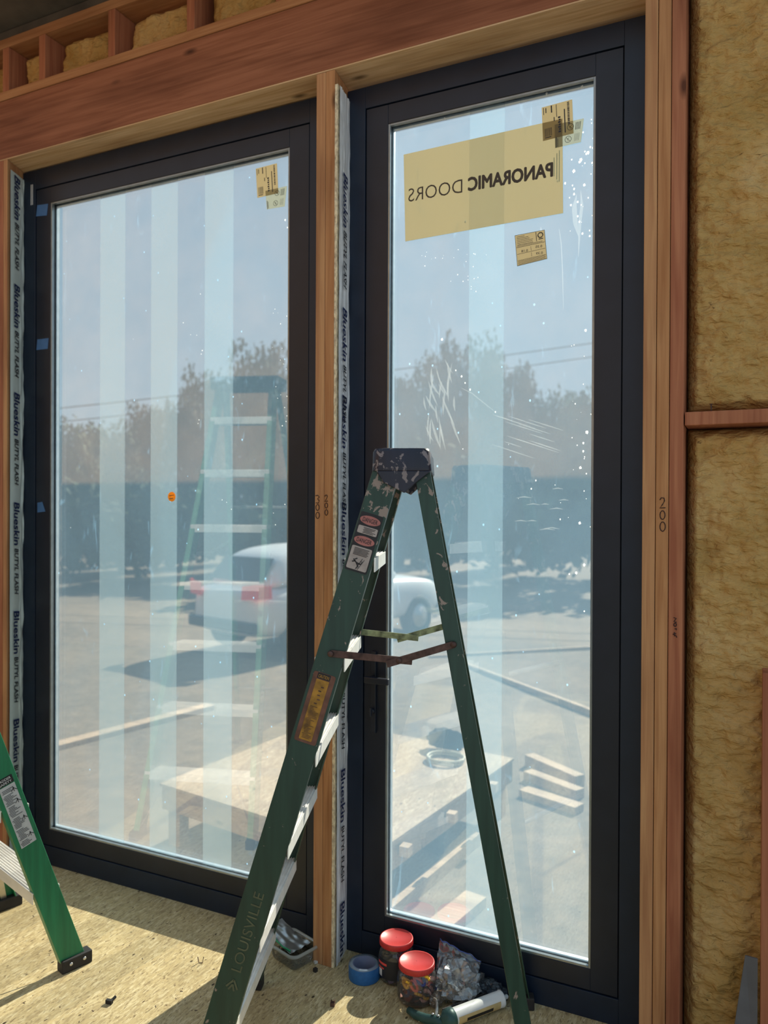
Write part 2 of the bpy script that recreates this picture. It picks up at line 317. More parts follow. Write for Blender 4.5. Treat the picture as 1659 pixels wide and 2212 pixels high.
# ================================================================ TIMBER FRAMING
YF = -.12
def stud(name, x0, x1, z0, z1, mat, label, y0=YF, y1=.05, cat='stud', group=None, bev=.0025):
    m = MB(); m.box(x0,x1,y0,y1,z0,z1); return tag(m.build(name, mat, None, bev), label, cat, group)
hb_ = stud('header_beam', -3.5, -.283, 3.119, 3.372, M['beam'], 'wide reddish brown timber header beam across the top of both doors', cat='beam')
m = MB(); m.box(-3.5,-.283,YF+.001,.05,3.1142,3.1188); m.build('lit_underside', wood('bounce_lit_underside_wood', (.62,.36,.17), (.86,.58,.34), 'x'), hb_)  # added sheet; its pale colour stands for floor bounce on the beam's underside
stud('header_plate', -3.5, -.283, 3.374, 3.411, M['plate'], 'long flat board lying on top of the header beam', y0=YF-.003, cat='board')
stud('top_plate', -4.0, -.283, 3.602, 3.642, M['plate'], 'long board running above the short studs at top left', cat='board')
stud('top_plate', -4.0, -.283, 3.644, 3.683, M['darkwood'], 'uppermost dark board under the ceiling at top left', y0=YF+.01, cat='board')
for (a, b), lb in zip(((-2.968,-2.93),(-2.745,-2.708),(-2.352,-2.315),(-1.951,-1.914),(-1.548,-1.511)),
    ('short stud above the header nearest the left edge', 'second short stud from the left above header beam', 'short stud above header between second and third foam pockets', 'fourth short stud from the left above header beam', 'short stud above header furthest right, at top picture edge')):
    stud('cripple_stud', a, b, 3.412, 3.601, M['stud_red'], lb, group='short studs above the header')
for (x0, x1), mt, lb in (((-.2815,-.246), M['stud_tan'], 'tall light brown stud right beside the right door frame'), ((-.2445,-.210), M['stud'], 'middle stud of the triple post with 200 written on it'), ((-.2085,-.171), M['stud_red'], 'reddish stud of the triple post next to the foam wall')):
    stud('door_jack_stud', x0, x1, 0, 3.68, mt, lb, group='triple studs right of the doors')
stud('wall_block', -.168, .45, 1.836, 1.874, M['stud_red'], 'short horizontal wooden block between foam panels at right', cat='block')
m = MB(); m.tube([(-.099,-.112,1.87),(-.100,-.112,1.893)], [.002,.002], 6); m.lathe([(.0045,0),(.0045,.0015)], (-.1,-.112,1.893), n=10)
tag(m.build('nail', M['rust']), 'bent nail standing on top of the horizontal block', 'nail')
stud('wall_stud', .034, .10, 0, 1.159, M['stud_red'], 'red brown stud cut off halfway at the right edge', y0=-.135)
m = MB(); m.prism([V(p) for p in ((-.052,-.125,0),(.028,-.137,0),(.027,-.137,.381),(-.004,-.125,.376))], [V(p) for p in ((-.052,-.118,0),(.028,-.13,0),(.027,-.13,.381),(-.004,-.118,.376))])
tag(m.build('offcut_board', plain('grey_board', (.13,.13,.14), .6, var=.2, scale=8), None, .001), 'grey tapered offcut leaning on foam wall at bottom right', 'board')
# centre post
stud('post_stud', -1.3775, -1.3405, 0, 3.113, M['stud_tan'], 'left stud of the centre post with 300 written on it', group='studs of the centre post')
m = MB(); rg = [(-1.3395,YF),(-1.3035,YF),(-1.3255,.03),(-1.3395,.03)]
m.prism([V((x,y,0)) for x,y in rg], [V((x,y,3.113)) for x,y in rg]); tag(m.build('post_stud', M['stud'], None, .002), 'right stud of the centre post with 200 written on it', 'stud', 'studs of the centre post')
m = MB(); rg = [(-1.303,YF),(-1.2925,YF),(-1.3135,.0),(-1.3200,.0)]
random.seed(4)
rings = []
for k in range(160):
    z = k/159*3.06; j = (random.random()-.5)*.0035
    rings.append([V((x+(j if i in (1,) else 0), y-(j*.6 if i < 2 else 0), z)) for i, (x, y) in enumerate(rg)])
m.loft(rings, True, False); tag(m.build('plywood_strip', M['osb_edge']), 'rough plywood strip edge between centre post and shiny flashing', 'board')
def crinkle(p, s, a):
    return a*(noise.noise(V((p[0]*s, p[1]*s*1.6, p[2]*s*.22)))+.5*noise.noise(V((p[0]*s*2.7, p[1]*s*4, p[2]*s*.6))))
# flashing on the centre post
wr = empty('flashing_membrane', (-1.30,-.06,0), 'crinkled silvery flashing membrane with navy lettering on the centre post', 'flashing')
def wfn(u, v):
    y = -.112+u*.112; x = -1.2925-(u*.112+.008)*.175+.002; z = .0+v*3.06
    return (x+.0035+crinkle((0,y*9,z*4), 7, .0042)*(.35 if u < .1 else 1), y, z)
m = MB(); m.grid(wfn, 22, 420); m.build('membrane_sheet', M['wrap'], wr)
for z0 in (1.618,1.147,.677,.205,2.30,2.77,1.994):
    L = .36 if z0 != 1.994 else .30
    o1 = (-1.3035+.012,-.085,z0); X = (0,0,-1); Y = (-.172,1,0)
    text('Blueskin', 'printed_word', M['ink'], wr, o1, X, Y, .185, .046, 0, .15, .004, False, .0011)
    text('BUTYL FLASH', 'printed_word', M['ink_b'], wr, (o1[0],-.080,z0-.20), X, Y, .20, .032, 0, .25, .004, False, .0007)
# left jamb
m = MB(); rg = [(-3.5,YF),(-2.9625,YF),(-3.022,.05),(-3.5,.05)]; m.prism([V((x,y,0)) for x,y in rg], [V((x,y,3.113)) for x,y in rg]); tag(m.build('jamb_stud', M['stud_red'], None, .002), 'reddish brown stud at the very left picture edge', 'stud')
m = MB(); rg = [(-2.961,YF),(-2.937,YF),(-2.997,.03),(-3.02,.03)]
m.prism([V((x,y,0)) for x,y in rg], [V((x,y,3.113)) for x,y in rg]); tag(m.build('jamb_board', M['stud_tan'], None, .001), 'narrow tan board edge at far left beside the flashing', 'board')
wl = empty('flashing_membrane', (-2.95,-.05,0), 'smooth grey green flashing membrane with navy lettering at far left', 'flashing')
def wfl(u, v):
    y = -.106+u*.104; x = -2.9335-(u*.104+.014)*.46+.006+.004*u; z = v*3.075
    return (x+(crinkle((1,y*9,z*5), 7, .008) if u > .72 else crinkle((1,y*3,z*2),4,.0012)), y, z)
m = MB(); m.grid(wfl, 20, 380); m.build('membrane_sheet', M['wrap_l'], wl)
for z0 in (3.061,2.582,2.103,1.616,1.133,.651,.21):
    o1 = (-2.9335-.018,-.088,z0); X = (0,0,-1); Y = (-.46,1,0)
    text('Blueskin', 'printed_word', M['ink'], wl, o1, X, Y, .19, .048, 0, .15, .0150, False, .0013)
    text('BUTYL FLASH', 'printed_word', M['ink_b'], wl, (o1[0]-.003,-.082,z0-.205), X, Y, .205, .034, 0, .25, .0150, False, .0007)
# handwriting on the studs
def stroke(parts, name, label, x, y, z, sx, sz):
    m = MB()
    for pts in parts: m.tube([(x+px*sx, y, z+pz*sz) for px, pz in pts], .0015, 5)
    return tag(m.build(name, M['pen']), label, 'handwriting')
def O(cx, cz, w, h): return [(cx+w*cos(a), cz+h*sin(a)) for a in [2*pi*k/12+.4 for k in range(13)]]
three = [(-.5,1),(.1,1.05),(.45,.8),(0,.55),(.45,.3),(.2,-.05),(-.4,.0)]
two = [(-.45,.8),(-.2,1),(.25,.98),(.35,.7),(0,.35),(-.45,.02),(.5,.05)]
def num(first, x, z, w, h, label):
    stroke([[(a, b) for a, b in first], O(.02,-.65,.42,.42), O(.05,-1.75,.45,.45)], 'handwritten_number', label, x, YF-.0006, z, w, h)
num(three, -1.366, 1.642-.026, .016, .025, 'handwritten 300 on the left stud of centre post')
num(two, -1.331, 1.645-.024, .013, .022, 'handwritten 200 on the right stud of centre post')
num(two, -.226, 1.632-.030, .016, .030, 'handwritten large 200 on middle stud right of the doors')
stroke([[(-.4,1),(.3,.9),(-.3,.3),(.4,.2)], O(0,-.25,.35,.3), [(-.1,-1),(.4,-.9),(.3,-1.2)], [(-.6,-2),(.3,-1.8)], [(-.2,-1.6),(-.1,-2.3)], [(.2,-2.1),(.5,-2.5)]], 'handwritten_note', 'small handwritten scribble on reddish stud by the foam wall', -.190, YF-.0006, 1.275, .010, .016)

# ================================================================ FOAM
def foam(x0, x1, z0, z1, yb, depth, seed, label, res=.006, edge=.03, amp=.032, thick=.03):
    nu = max(6, int((x1-x0)/res)); nv = max(6, int((z1-z0)/res))
    def fn(u, v):
        x = x0+u*(x1-x0); z = z0+v*(z1-z0)
        d = max(0, min(x-x0, x1-x, z-z0, z1-z)); e_ = min(1, d/edge)**.6
        n = noise.noise(V((x*9+seed, z*7, seed)))*.55+noise.noise(V((x*22, z*30, seed)))*.42+noise.noise(V((x*60, z*85, seed)))*.22+noise.noise(V((x*130, z*150, seed)))*.09
        return (x, yb-depth*(.35+.65*e_)-amp*n*(.3+.7*e_), z)
    m = MB(); m.grid(fn, nu, nv); n0 = (nu+1)*(nv+1)
    return tag(m.build('spray_foam', M['foam']), label, 'insulation', 'spray foam panels')
foam(-.170, .46, 1.875, 3.70, .05, .115, 1.3, 'bumpy yellow spray foam above the horizontal block at right')
foam(-.170, .46, 0.0, 1.835, .05, .11, 5.1, 'bumpy yellow spray foam below the horizontal block at right')
for i, ((a, b), lb) in enumerate(zip(((-3.4,-2.969),(-2.929,-2.746),(-2.707,-2.353),(-2.314,-1.952),(-1.913,-1.549),(-1.51,-.283)),
    ('spray foam above the header beside the far left short stud', 'yellow foam pocket above header, smallest at the left', 'yellow foam pocket above header, second from left', 'yellow foam pocket above header, third from left', 'yellow foam pocket above header at the top picture edge', 'spray foam above the header over the right door'))):
    foam(a, b, 3.412, 3.601, .05, .115, 11+i*3.7, lb, .007, .05)

# ================================================================ THINGS ON THE GLASS
for i, ((a, b), lb) in enumerate((((-2.543,-2.400),'pale translucent band on left glass, leftmost of three'),((-2.258,-2.118),'pale translucent band on left glass, middle of three'),((-1.980,-1.840),'pale translucent band on left glass, nearest the post'))):
    m = MB(); m.box(a,b,.0285,.0295,.158,2.948); tag(m.build('pale_band', M['strip']), lb, 'film strip', 'pale bands on the glass doors')  # pale translucent bands over the full height of the pane
m = MB(); m.box(-.864,-.742,.0285,.0295,.155,2.949); tag(m.build('pale_band', M['strip']), 'pale translucent band running down the right glass door', 'film strip', 'pale bands on the glass doors')
def plate(name, quad, y, mat, label, cat, group=None, th=.0006):
    m = MB(); m.prism([V((x,y,z)) for x, z in quad], [V((x,y-th,z)) for x, z in quad]); return tag(m.build(name, mat), label, cat, group)
def printed(quad, y, items, mat, name, parent):     # dark printed bars given in the label's own u,v
    A, B, D, E_ = [V((x,y,z)) for x, z in quad]      # TL TR BR BL
    P = lambda u, v: (A*(1-u)+B*u)*(1-v)+(E_*(1-u)+D*u)*v
    m = MB()
    for u0, v0, u1, v1 in items: m.add([P(u0,v0),P(u1,v0),P(u1,v1),P(u0,v1)], [(0,1,2,3)])
    return m.build(name, mat, parent), P
sq = ((-1.108,2.842),(-.551,2.850),(-.547,2.547),(-1.100,2.536))
sh = plate('cardboard_sign', sq, .0270, M['sheetY'], 'tan rectangular sign reading PANORAMIC DOORS backwards on right glass', 'sign')
M['signink'] = plain('brown_sign_ink', (.07,.05,.035), .7, var=0); M['signgreen'] = plain('faint_green_ink', (.34,.38,.24), .7, var=0)
text('PANORAMIC', 'sign_lettering', M['signink'], sh, (-.582,.0262,2.671), (-1,0,0.006), (0,0,1), .285, .044, 0, 0, .0005, True, .0022)
text('DOORS', 'sign_lettering', M['signink'], sh, (-.889,.0262,2.671), (-1,0,0.006), (0,0,1), .200, .046, -.006, 0, .0005, True)
m = MB()
for k, (x, h) in enumerate(((-.577,.030),(-.568,.042),(-.560,.050))): m.box(x-.0012,x+.0012,.0255,.0262,2.700-h,2.700+h)
m.build('sign_logo', M['signgreen'], sh)
random.seed(7)
def shiplabel(q1, q2, l1, l2, yy):
    o = plate('shipping_label', q1, yy, M['labelY'], l1, 'label', 'tan shipping labels')
    bars = [(.05,.03,.07,.24),(.12,.05,.15,.20),(.30,.02,.34,.23),(.47,.03,.49,.40),(.72,.22,.755,.92),(.38,.38,.41,.50)]
    for k in range(16): v = .04+k*.042+random.random()*.01; bars.append((.83,v,.90,v+.022+random.random()*.012))
    for k in range(12): u = .07+k*.020; bars.append((u,.66,u+.006+random.random()*.007,.90))
    bars.append((.07,.92,.28,.945))
    for k in range(7): v = .40+k*.07; bars.append((.52+.02*(k%2),v,.60,v+.05))
    printed(q1, yy-.0012, bars, M['ink_b'], 'barcode_print', o)
    o2 = plate('warning_label', q2, yy+.0009, M['labelG'], l2, 'label', 'clear warning labels')
    ob, P = printed(q2, yy-.0011, [(.04,.55,.07,1.0),(.10,.62,.12,.98)]+[(.74+.05*k,.1,.76+.05*k,.42) for k in range(4)]+[(.74+.05*k,.58,.75+.05*k,.9) for k in range(4)], M['ink_b'], 'warning_print', o2)
    for cu, cv in ((.50,.76),(.56,.25)):
        m = MB(); c = P(cu, cv); m.tube([c+V((cos(a)*.010,0,sin(a)*.010)) for a in [2*pi*k/16 for k in range(17)]], .0007, 4); m.tube([c+V((-.006,0,.006)), c+V((.006,0,-.006))], .0007, 4); m.tube([c+V((.004,0,.005)), c+V((-.003,0,-.001)), c+V((.002,0,-.006))], .0007, 4)
        m.build('warning_symbol', M['ink_b'], o2)
shiplabel(((-1.735,2.909),(-1.638,2.912),(-1.631,2.797),(-1.727,2.795)), ((-1.690,2.816),(-1.593,2.818),(-1.603,2.742),(-1.684,2.744)), 'tan shipping label with barcodes at top right of left glass', 'clear warning label overlapping the tan label on left glass', .0285)
shiplabel(((-.618,2.899),(-.520,2.904),(-.515,2.795),(-.613,2.790)), ((-.576,2.835),(-.483,2.836),(-.492,2.763),(-.574,2.760)), 'tan shipping label with barcodes at top right of right glass', 'clear warning label overlapping the tan label on right glass', .0255)
eq = ((-.706,2.499),(-.607,2.503),(-.598,2.408),(-.697,2.397))
el_ = plate('energy_label', eq, .0285, M['labelY'], 'square energy rating label under the tan sign on right glass', 'label')
bars = [(0,0,1,.012),(0,.985,1,1),(0,0,.012,1),(.988,0,1,1),(.70,.02,.72,.33),(.03,.40,.97,.415),(.03,.62,.97,.632),(.03,.83,.97,.842),(.50,.46,.51,.60),(.50,.66,.51,.80),(.78,.26,.93,.29)]
for k in range(6): bars.append((.06,.06+k*.052,.30+.34*random.random(),.075+k*.052))
for k in range(3): bars.append((.05,.355+k*.008,.9,.360+k*.008))
for k in range(4): bars.append((.04,.86+k*.032,.96,.872+k*.032))
ob, P = printed(eq, .0273, bars, M['ink_b'], 'energy_print', el_)
for s_, u, v in (('0.35',.88,.53), ('0.18',.40,.57), ('0.39',.88,.76)):
    q = P(u, v); text(s_, 'rating_number', M['ink_b'], el_, (q.x,.0272,q.z-.004), (-1,0,0), (0,0,1), .022, .008, .01, 0, .0004, True)
m = MB(); c = P(.85,.15); m.tube([c+V((cos(a)*.008,-.0003,sin(a)*.008)) for a in [2*pi*k/14 for k in range(15)]], .0016, 5); m.build('energy_emblem', M['ink_b'], el_)
m = MB(); m.lathe([(.020,0),(.020,.0008)], (-2.145,.0285,1.641), (0,-1,0), 28); dt = tag(m.build('round_sticker', film('orange_sticker', (1,.42,.02), .95, .1, .75)[0]), 'small round orange sticker in the middle of the left glass', 'sticker')
m = MB()
for zz, xs in ((1.646,(-.010,-.006,-.001,.004,.009)),(1.634,(-.009,-.004,.001,.006))):
    for x in xs: m.box(-2.145+x-.0016,-2.145+x+.0016,.0272,.0276,zz-.0022+x*.1,zz+.0022+x*.1)
m.build('sticker_print', M['ink_b'], dt)
# splashes on the right glass: a droplet mesh per kind, uncountable
random.seed(11)
def splats(pts, name, label, seed):
    rnd = random.Random(seed); m = MB()
    for x, z, s in pts:
        n = 14; r = s*.00082; ph = rnd.random()*6
        m.add([(x+cos(2*pi*k/n)*r*(1+.28*sin(3*k+ph))*.9, .0282, z+sin(2*pi*k/n)*r*(1+.28*cos(2*k+ph))*1.1) for k in range(n)], [tuple(range(n))])
    return tag(m.build(name, M['splat']), label, 'splatter', kind='stuff')
SPL = [(-.49,2.938,6),(-.603,2.943,5),(-.955,2.937,4),(-.486,2.473,4),(-.474,2.165,5),(-.468,1.842,6),(-.479,1.808,4),(-.479,1.782,4),(-.488,1.73,5),(-.489,1.554,5),(-.474,1.421,5),(-.499,1.395,5),(-.551,1.565,3),(-.889,2.048,4),(-.876,2.025,3),(-.858,2.001,4),(-.961,2.18,5),(-.646,1.664,3),(-.631,1.691,3),(-.51,2.122,2),(-.723,1.811,1),(-.769,1.921,3),(-.568,2.665,2),(-.514,2.676,6),(-.492,2.708,6),(-.481,2.626,5),(-.47,2.726,6),(-.496,2.702,5),(-.513,2.602,4),(-.91,2.07,3),(-.689,1.632,1),(-.883,1.801,2),(-.473,1.274,3),(-.521,1.39,3),(-.521,2.714,3)]
rn = random.Random(3)
SPL += [(-.455-rn.random()**2*.09, 2.45+rn.random()*.38, 1+rn.random()*3.2) for _ in range(34)]
SPL += [(-.455-rn.random()**1.5*.12, 1.5+rn.random()*.7, .6+rn.random()*2.2) for _ in range(20)]
SPL += [(-.8-rn.random()*.25, 2.33+rn.random()*.16, .7+rn.random()*1.6) for _ in range(26)]
SPL = [p for p in SPL if not (p[0] < -.545 and 2.53 < p[1] < 2.86)]
splats(SPL, 'paint_splatter', 'white droplets and specks scattered over the right glass door', 1)
LS = [(-2.088,2.349,2),(-2.05,2.297,1.5),(-2.019,2.292,1.6),(-1.991,2.228,2.6),(-1.996,2.214,2),(-2.355,2.306,1.4),(-2.006,1.95,2.2),(-2.011,1.936,1.6),(-2.001,2.456,2),(-1.599,1.979,2),(-1.609,1.91,2.4),(-1.589,2.021,2),(-1.631,2.016,1.5),(-1.89,1.628,2),(-1.868,1.618,1.6),(-1.845,1.591,2),(-2.715,1.505,1.5),(-1.591,2.325,2),(-1.6,2.69,4),(-1.59,2.66,3)]
LS += [(-1.575-rn.random()**2*.1, 1.5+rn.random()*.9, .6+rn.random()*1.8) for _ in range(30)]
splats(LS, 'paint_splatter', 'small white specks on the left glass door', 2)
m = MB()
def smear(pts, w0):
    for i in range(len(pts)-1):
        a, b = pts[i], pts[i+1]; d = V((b[0]-a[0],0,b[1]-a[1])).normalized(); n_ = V((-d.z,0,d.x))
        wa = w0*sin(pi*i/(len(pts)-1))+.0006; wb = w0*sin(pi*(i+1)/(len(pts)-1))+.0006
        A = V((a[0],.0280,a[1])); B = V((b[0],.0280,b[1])); m.add([A-n_*wa,B-n_*wb,B+n_*wb,A+n_*wa], [(0,1,2,3)])
smear([(-.891,2.009),(-.851,1.988),(-.81,1.954),(-.769,1.921)], .0012)
smear([(-.505,2.60),(-.512,2.56),(-.508,2.51),(-.498,2.465)], .008); smear([(-.492,2.61),(-.488,2.56),(-.494,2.51),(-.498,2.40)], .005)
smear([(-.62,2.515),(-.618,2.50),(-.612,2.465)], .004)
smear([(-.56,2.50),(-.553,2.45),(-.548,2.36),(-.545,2.24)], .0012)
for k in range(26):
    x = -1.03+rn.random()*.12; z = 1.86+rn.random()*.26; a = -1.9+rn.random()*.8; L = .03+rn.random()*.09
    smear([(x+L*t*cos(a)+.01*t*t, z+L*t*sin(a)) for t in (0,.33,.66,1)], .0015+rn.random()*.003)
for k in range(14):
    x = -.80+rn.random()*.2; z = 1.80+rn.random()*.12; L = .05+rn.random()*.12; smear([(x+L*t, z-L*t*.35) for t in (0,.5,1)], .0012)
for k in range(10):
    x = -.80+rn.random()*.25; z = 1.53+rn.random()*.14; L = .02+rn.random()*.04; smear([(x+L*t, z+L*t*.3*(1-t)) for t in (0,.5,1)], .0015)
tag(m.build('dirt_smears', M['splat_soft']), 'pale wiped smears and scratches on the right glass door', 'smear', kind='stuff')

# ================================================================ LADDERS
def rail(mb, A, B, e1, e2, Wa, Wb, FL, t=.004):
    A = V(A); B = V(B); e1 = V(e1); e2 = V(e2); R_ = []
    for P, w in ((A, Wa), (B, Wb)):
        h = w/2; R_.append([P+e1*a+e2*b for a, b in ((-h,0),(h,0),(h,FL),(h-t,FL),(h-t,t),(-h+t,t),(-h+t,FL),(-h,FL))])
    n = 8; vv = R_[0]+R_[1]; fs = [(i,(i+1)%n,n+(i+1)%n,n+i) for i in range(n)]
    for o in (0, n): fs += [(o,o+1,o+4,o+5), (o+1,o+2,o+3,o+4), (o,o+5,o+6,o+7)]
    mb.add(vv, fs)
class Ladder:
    def __init__(L, name, O_, ang, sf, sr, wf, wr, wtop, tf, tr, H, mats, label, flip=1):
        L.s = V((cos(ang), sin(ang), 0)); L.w = V((-sin(ang), cos(ang), 0))*flip; L.O = V((O_[0], O_[1], 0)); L.H = H
        L.p = (sf, sr, wf, wr, wtop, tf, tr); L.root = empty(name, (O_[0], O_[1], 0), label, 'ladder'); L.M = mats
    def q(L, a, b, z): return L.O+L.s*a+L.w*b+V((0,0,z))
    def fr(L, side, z): sf, sr, wf, wr, wt, tf, tr = L.p; k = z/(L.H-.04); return L.q(sf+(tf-sf)*k, side*(wf+(wt-wf)*k), z)
    def rr(L, side, z): sf, sr, wf, wr, wt, tf, tr = L.p; k = z/(L.H-.04); return L.q(sr+(tr-sr)*k, side*(wr+(wt-.004-wr)*k), z)
    def build(L, Wf, Wt, FL, Wr, steps, caps, spread, shoe, tread=.088):
        mt = L.M; r = L.root
        for side in (-1, 1):
            m = MB(); rail(m, L.fr(side,.012), L.fr(side,L.H-.03), L.s, -L.w*side, Wf, Wt, FL)
            f = m.build('front_rail', mt['rail'], r, .0015)
            m = MB(); b = L.fr(side,0); m.obox(b+V((0,0,.022))-L.w*side*.012, L.s, L.w, (0,0,1), Wf+.022, .042, .044); g = m.build('rubber_foot', M['rubber'], f, .004)
            for k in (-.024,.024): MB().lathe([(.0065,0),(.0055,.003),(.001,.004)], b+V((0,0,.026))+L.s*k+L.w*side*.009, L.w*side, 12).build('rivet', M['rivet'], g)
            m = MB(); rail(m, L.rr(side,.012), L.rr(side,L.H-.03), L.s, -L.w*side, Wr, Wr, FL*.8)
            f2 = m.build('rear_rail', mt['rail'], r, .0015)
            m = MB(); b = L.rr(side,0); m.obox(b+V((0,0,.02))-L.w*side*.01, L.s, L.w, (0,0,1), Wr+.016, .036, .04); m.build('rubber_foot', M['rubber'], f2, .004)
        for z in steps:                                     # ribbed aluminium treads
            a = L.fr(-1,z); b = L.fr(1,z); c = (a+b)/2; wd = (b-a).length-.006
            m = MB(); m.obox(c, L.s, L.w, (0,0,1), tread, wd, .004)
            for k in range(9): m.obox(c+L.s*(-tread/2+.006+k*(tread-.012)/8)+V((0,0,.003)), L.s, L.w, (0,0,1), .0035, wd, .003)
            for sgn in (-1,1): m.obox(c+L.s*sgn*tread/2-V((0,0,.017)), L.s, L.w, (0,0,1), .003, wd, .038)
            st = m.build('step', M['alu'], r, .0006)
            for sgn in (-1,1): MB().tube([c+L.w*sgn*(wd/2-.005)-V((0,0,.022)), c+L.w*sgn*(wd/2-.075)-V((0,0,.006))], .004, 6).build('knee_brace', M['alu_flat'], st)
        for z in caps:                                      # rear horizontals
            a = L.rr(-1,z); b = L.rr(1,z); g_ = (b-a)*.03; m = MB(); m.tube([a+g_, b-g_], .009, 10); m.build('rear_brace', M['alu_flat'], r)
        z1, z2, zm, mid = spread
        for side in (-1, 1):
            a = L.fr(side,z1)+L.w*side*.006; b = L.rr(side,z2)+L.w*side*.006; c = a+(b-a)*mid; c.z = zm
            d = (b-a).normalized(); m = MB(); nrm = L.w
            for p, q_, off in ((a, c+(c-a).normalized()*.035, .0), (c-(b-c).normalized()*.035, b, .005)):
                dd = (q_-p).normalized(); m.obox((p+q_)/2+L.w*side*off, dd, L.w, dd.cross(L.w), (q_-p).length, .004, .019)
            sp = m.build('spreader_bar', mt['spread'][0 if side == -1 else 1], r, .001)
            for p in (a, c, b): MB().lathe([(.009,0),(.007,.004),(.001,.005)], p+L.w*side*.006, L.w*side, 12).build('rivet', M['rust'], sp)
        return L
LV = Ladder('step_ladder', (-.906,-.388), .354, -.544, .370, .271, .250, .150, -.042, .045, 1.763,
    {'rail': M['olive'], 'spread': (M['rust'], M['greenbar'])}, 'old dark green paint-worn stepladder standing in front of the centre post')
LV.build(.088, .076, .030, .044, (.20,.445,.69,.935,1.19,1.46), (.5,1.0), (1.205,1.235,1.19,.56), True, .080)
# moulded top
m = MB(); rg = []
def rrect(hs, hw, rad, z, s0=0, n=5):
    pts = []
    for cx, cy, a0 in ((hs-rad,hw-rad,0),(-hs+rad,hw-rad,pi/2),(-hs+rad,-hw+rad,pi),(hs-rad,-hw+rad,1.5*pi)):
        for k in range(n): a = a0+pi/2*k/(n-1); pts.append(LV.q(s0+cx+rad*cos(a), cy+rad*sin(a), z))
    return pts
m.loft([rrect(.082,.164,.02,1.700,-.006), rrect(.081,.163,.02,1.712,-.006), rrect(.079,.161,.02,1.752,-.007), rrect(.074,.156,.02,1.762,-.007), rrect(.060,.142,.02,1.764,-.007)], True, True)
for side in (-1,1):   # apron that covers the rail heads
    pts = [(-.075,1.70),(.075,1.70),(.03,1.665),(.002,1.64),(-.055,1.668)]
    m.prism([LV.q(a,side*.164,z) for a,z in pts], [LV.q(a,side*.155,z) for a,z in pts])
m.build('top_cap', M['cap'], LV.root, .002)
# printed labels on the near rail
T_ = (LV.fr(-1,1.7)-LV.fr(-1,0)).normalized(); E1 = (LV.s-T_*LV.s.dot(T_)).normalized(); NN = E1.cross(T_)
if NN.dot(LV.w) > 0: NN = -NN
def on(z, e=0, lift=.0016): return LV.fr(-1,z)+E1*e+NN*lift
def lab(z0, z1, e0, e1, mat, name='warning_label', rad=.004, par=None, lift=.0014):
    a = on(z0,0,lift); b = on(z1,0,lift); pts = []
    L_ = (b-a).length; hw = (e1-e0)/2; cx = (e0+e1)/2
    for px, py, a0 in ((hw-rad,L_-rad,0),(-hw+rad,L_-rad,pi/2),(-hw+rad,rad,pi),(hw-rad,rad,1.5*pi)):
        for k in range(4): t = a0+pi/2*k/3; pts.append(a+T_*(py+rad*sin(t))+E1*(cx+px+rad*cos(t)))
    m = MB(); m.prism([p for p in pts], [p-NN*.0006 for p in pts]); return m.build(name, mat, par or LV.root)
M['lblack'] = plain('label_black', (.012,.01,.012), .5); M['lpink'] = plain('faded_red_label', (.42,.15,.13), .55, var=.15); M['lwhite'] = plain('dirty_white_label', (.42,.36,.33), .6, var=.15, scale=60)
M['lyel'] = plain('worn_yellow_label', (.36,.18,.02), .55, var=.45, scale=35); M['lyeld'] = plain('label_residue', (.17,.075,.05), .7, var=.35, scale=30)
bk = lab(1.425, 1.582, -.033, .030, M['lblack']); bk['label'] = 'white and faded red warning label group near the ladder top'
def oval(zc, par):
    c = on(zc,-.002,.0022); m = MB(); n = 24; pts = [c+E1*cos(2*pi*k/n)*.029+T_*sin(2*pi*k/n)*.0125 for k in range(n)]; m.prism(pts, [p-NN*.0006 for p in pts])
    o = m.build('danger_oval', M['lpink'], par); text('DANGER', 'label_print', M['lblack'], par, c-E1*.021-T_*.006+NN*.0002, E1, T_, .042, .012, .004, 0, .0003)
oval(1.563, bk); oval(1.508, bk)
lab(1.526, 1.546, -.029, .026, M['lwhite'], 'label_panel', .003, bk, .0022); lab(1.430, 1.491, -.030, .027, M['lwhite'], 'label_panel', .004, bk, .0022)
m = MB()
def mark(z, e, L_, h=.0016):
    c = on(z, e, .0028); m.obox(c+E1*L_/2, E1, T_, NN, L_, h, .0003)
for k in range(5): mark(1.5425-k*.0033, -.014+.002*(k%2), .034-.004*(k%3), .0014)
for k in range(6): mark(1.486-k*.0034, -.022, .042-.003*(k%2), .0016)
c0 = on(1.445,-.004,.0028)
def lin(a, b, th=.003):
    A = c0+E1*a[0]*.001+T_*a[1]*.001; B = c0+E1*b[0]*.001+T_*b[1]*.001; d = (B-A); m.obox((A+B)/2, d, d.cross(NN), NN, d.length, th, .0003)
for a, b in (((-12,12),(-2,4)),((-2,4),(10,2)),((-2,4),(6,-6)),((6,-6),(2,-12)),((-6,8),(-14,4)),((-8,12),(-2,16)),((10,2),(14,8)),((12,18),(0,-14)),((18,16),(6,-14)),((14,10),(8,8)),((12,2),(4,0))): lin(a, b, 0.0014 if a[0] > 5 else .0034)
m.build('label_pictogram', M['lblack'], bk)
yb = lab(.965, 1.150, -.030, .032, M['lyeld'], 'caution_label', .006); yb['label'] = 'worn yellow caution label with dark residue around it'
lab(.972, 1.132, -.018, .018, M['lyel'], 'yellow_panel', .002, yb, .0022); lab(1.134, 1.149, -.018, .018, M['lblack'], 'caution_heading', .002, yb, .0022)
text('CAUTION', 'label_print', M['lyel'], yb, on(1.1365,-.015,.0028), E1, T_, .030, .009, .004, 0, .0003)
m = MB(); random.seed(5)
for k in range(24): mark(.978+k*.0036, -.014+random.random()*.004, .010+random.random()*.016, .0012)
for k in range(5): mark(1.07+k*.011, -.006+random.random()*.008, .008, .003)
m.build('label_print', M['rust'], yb)
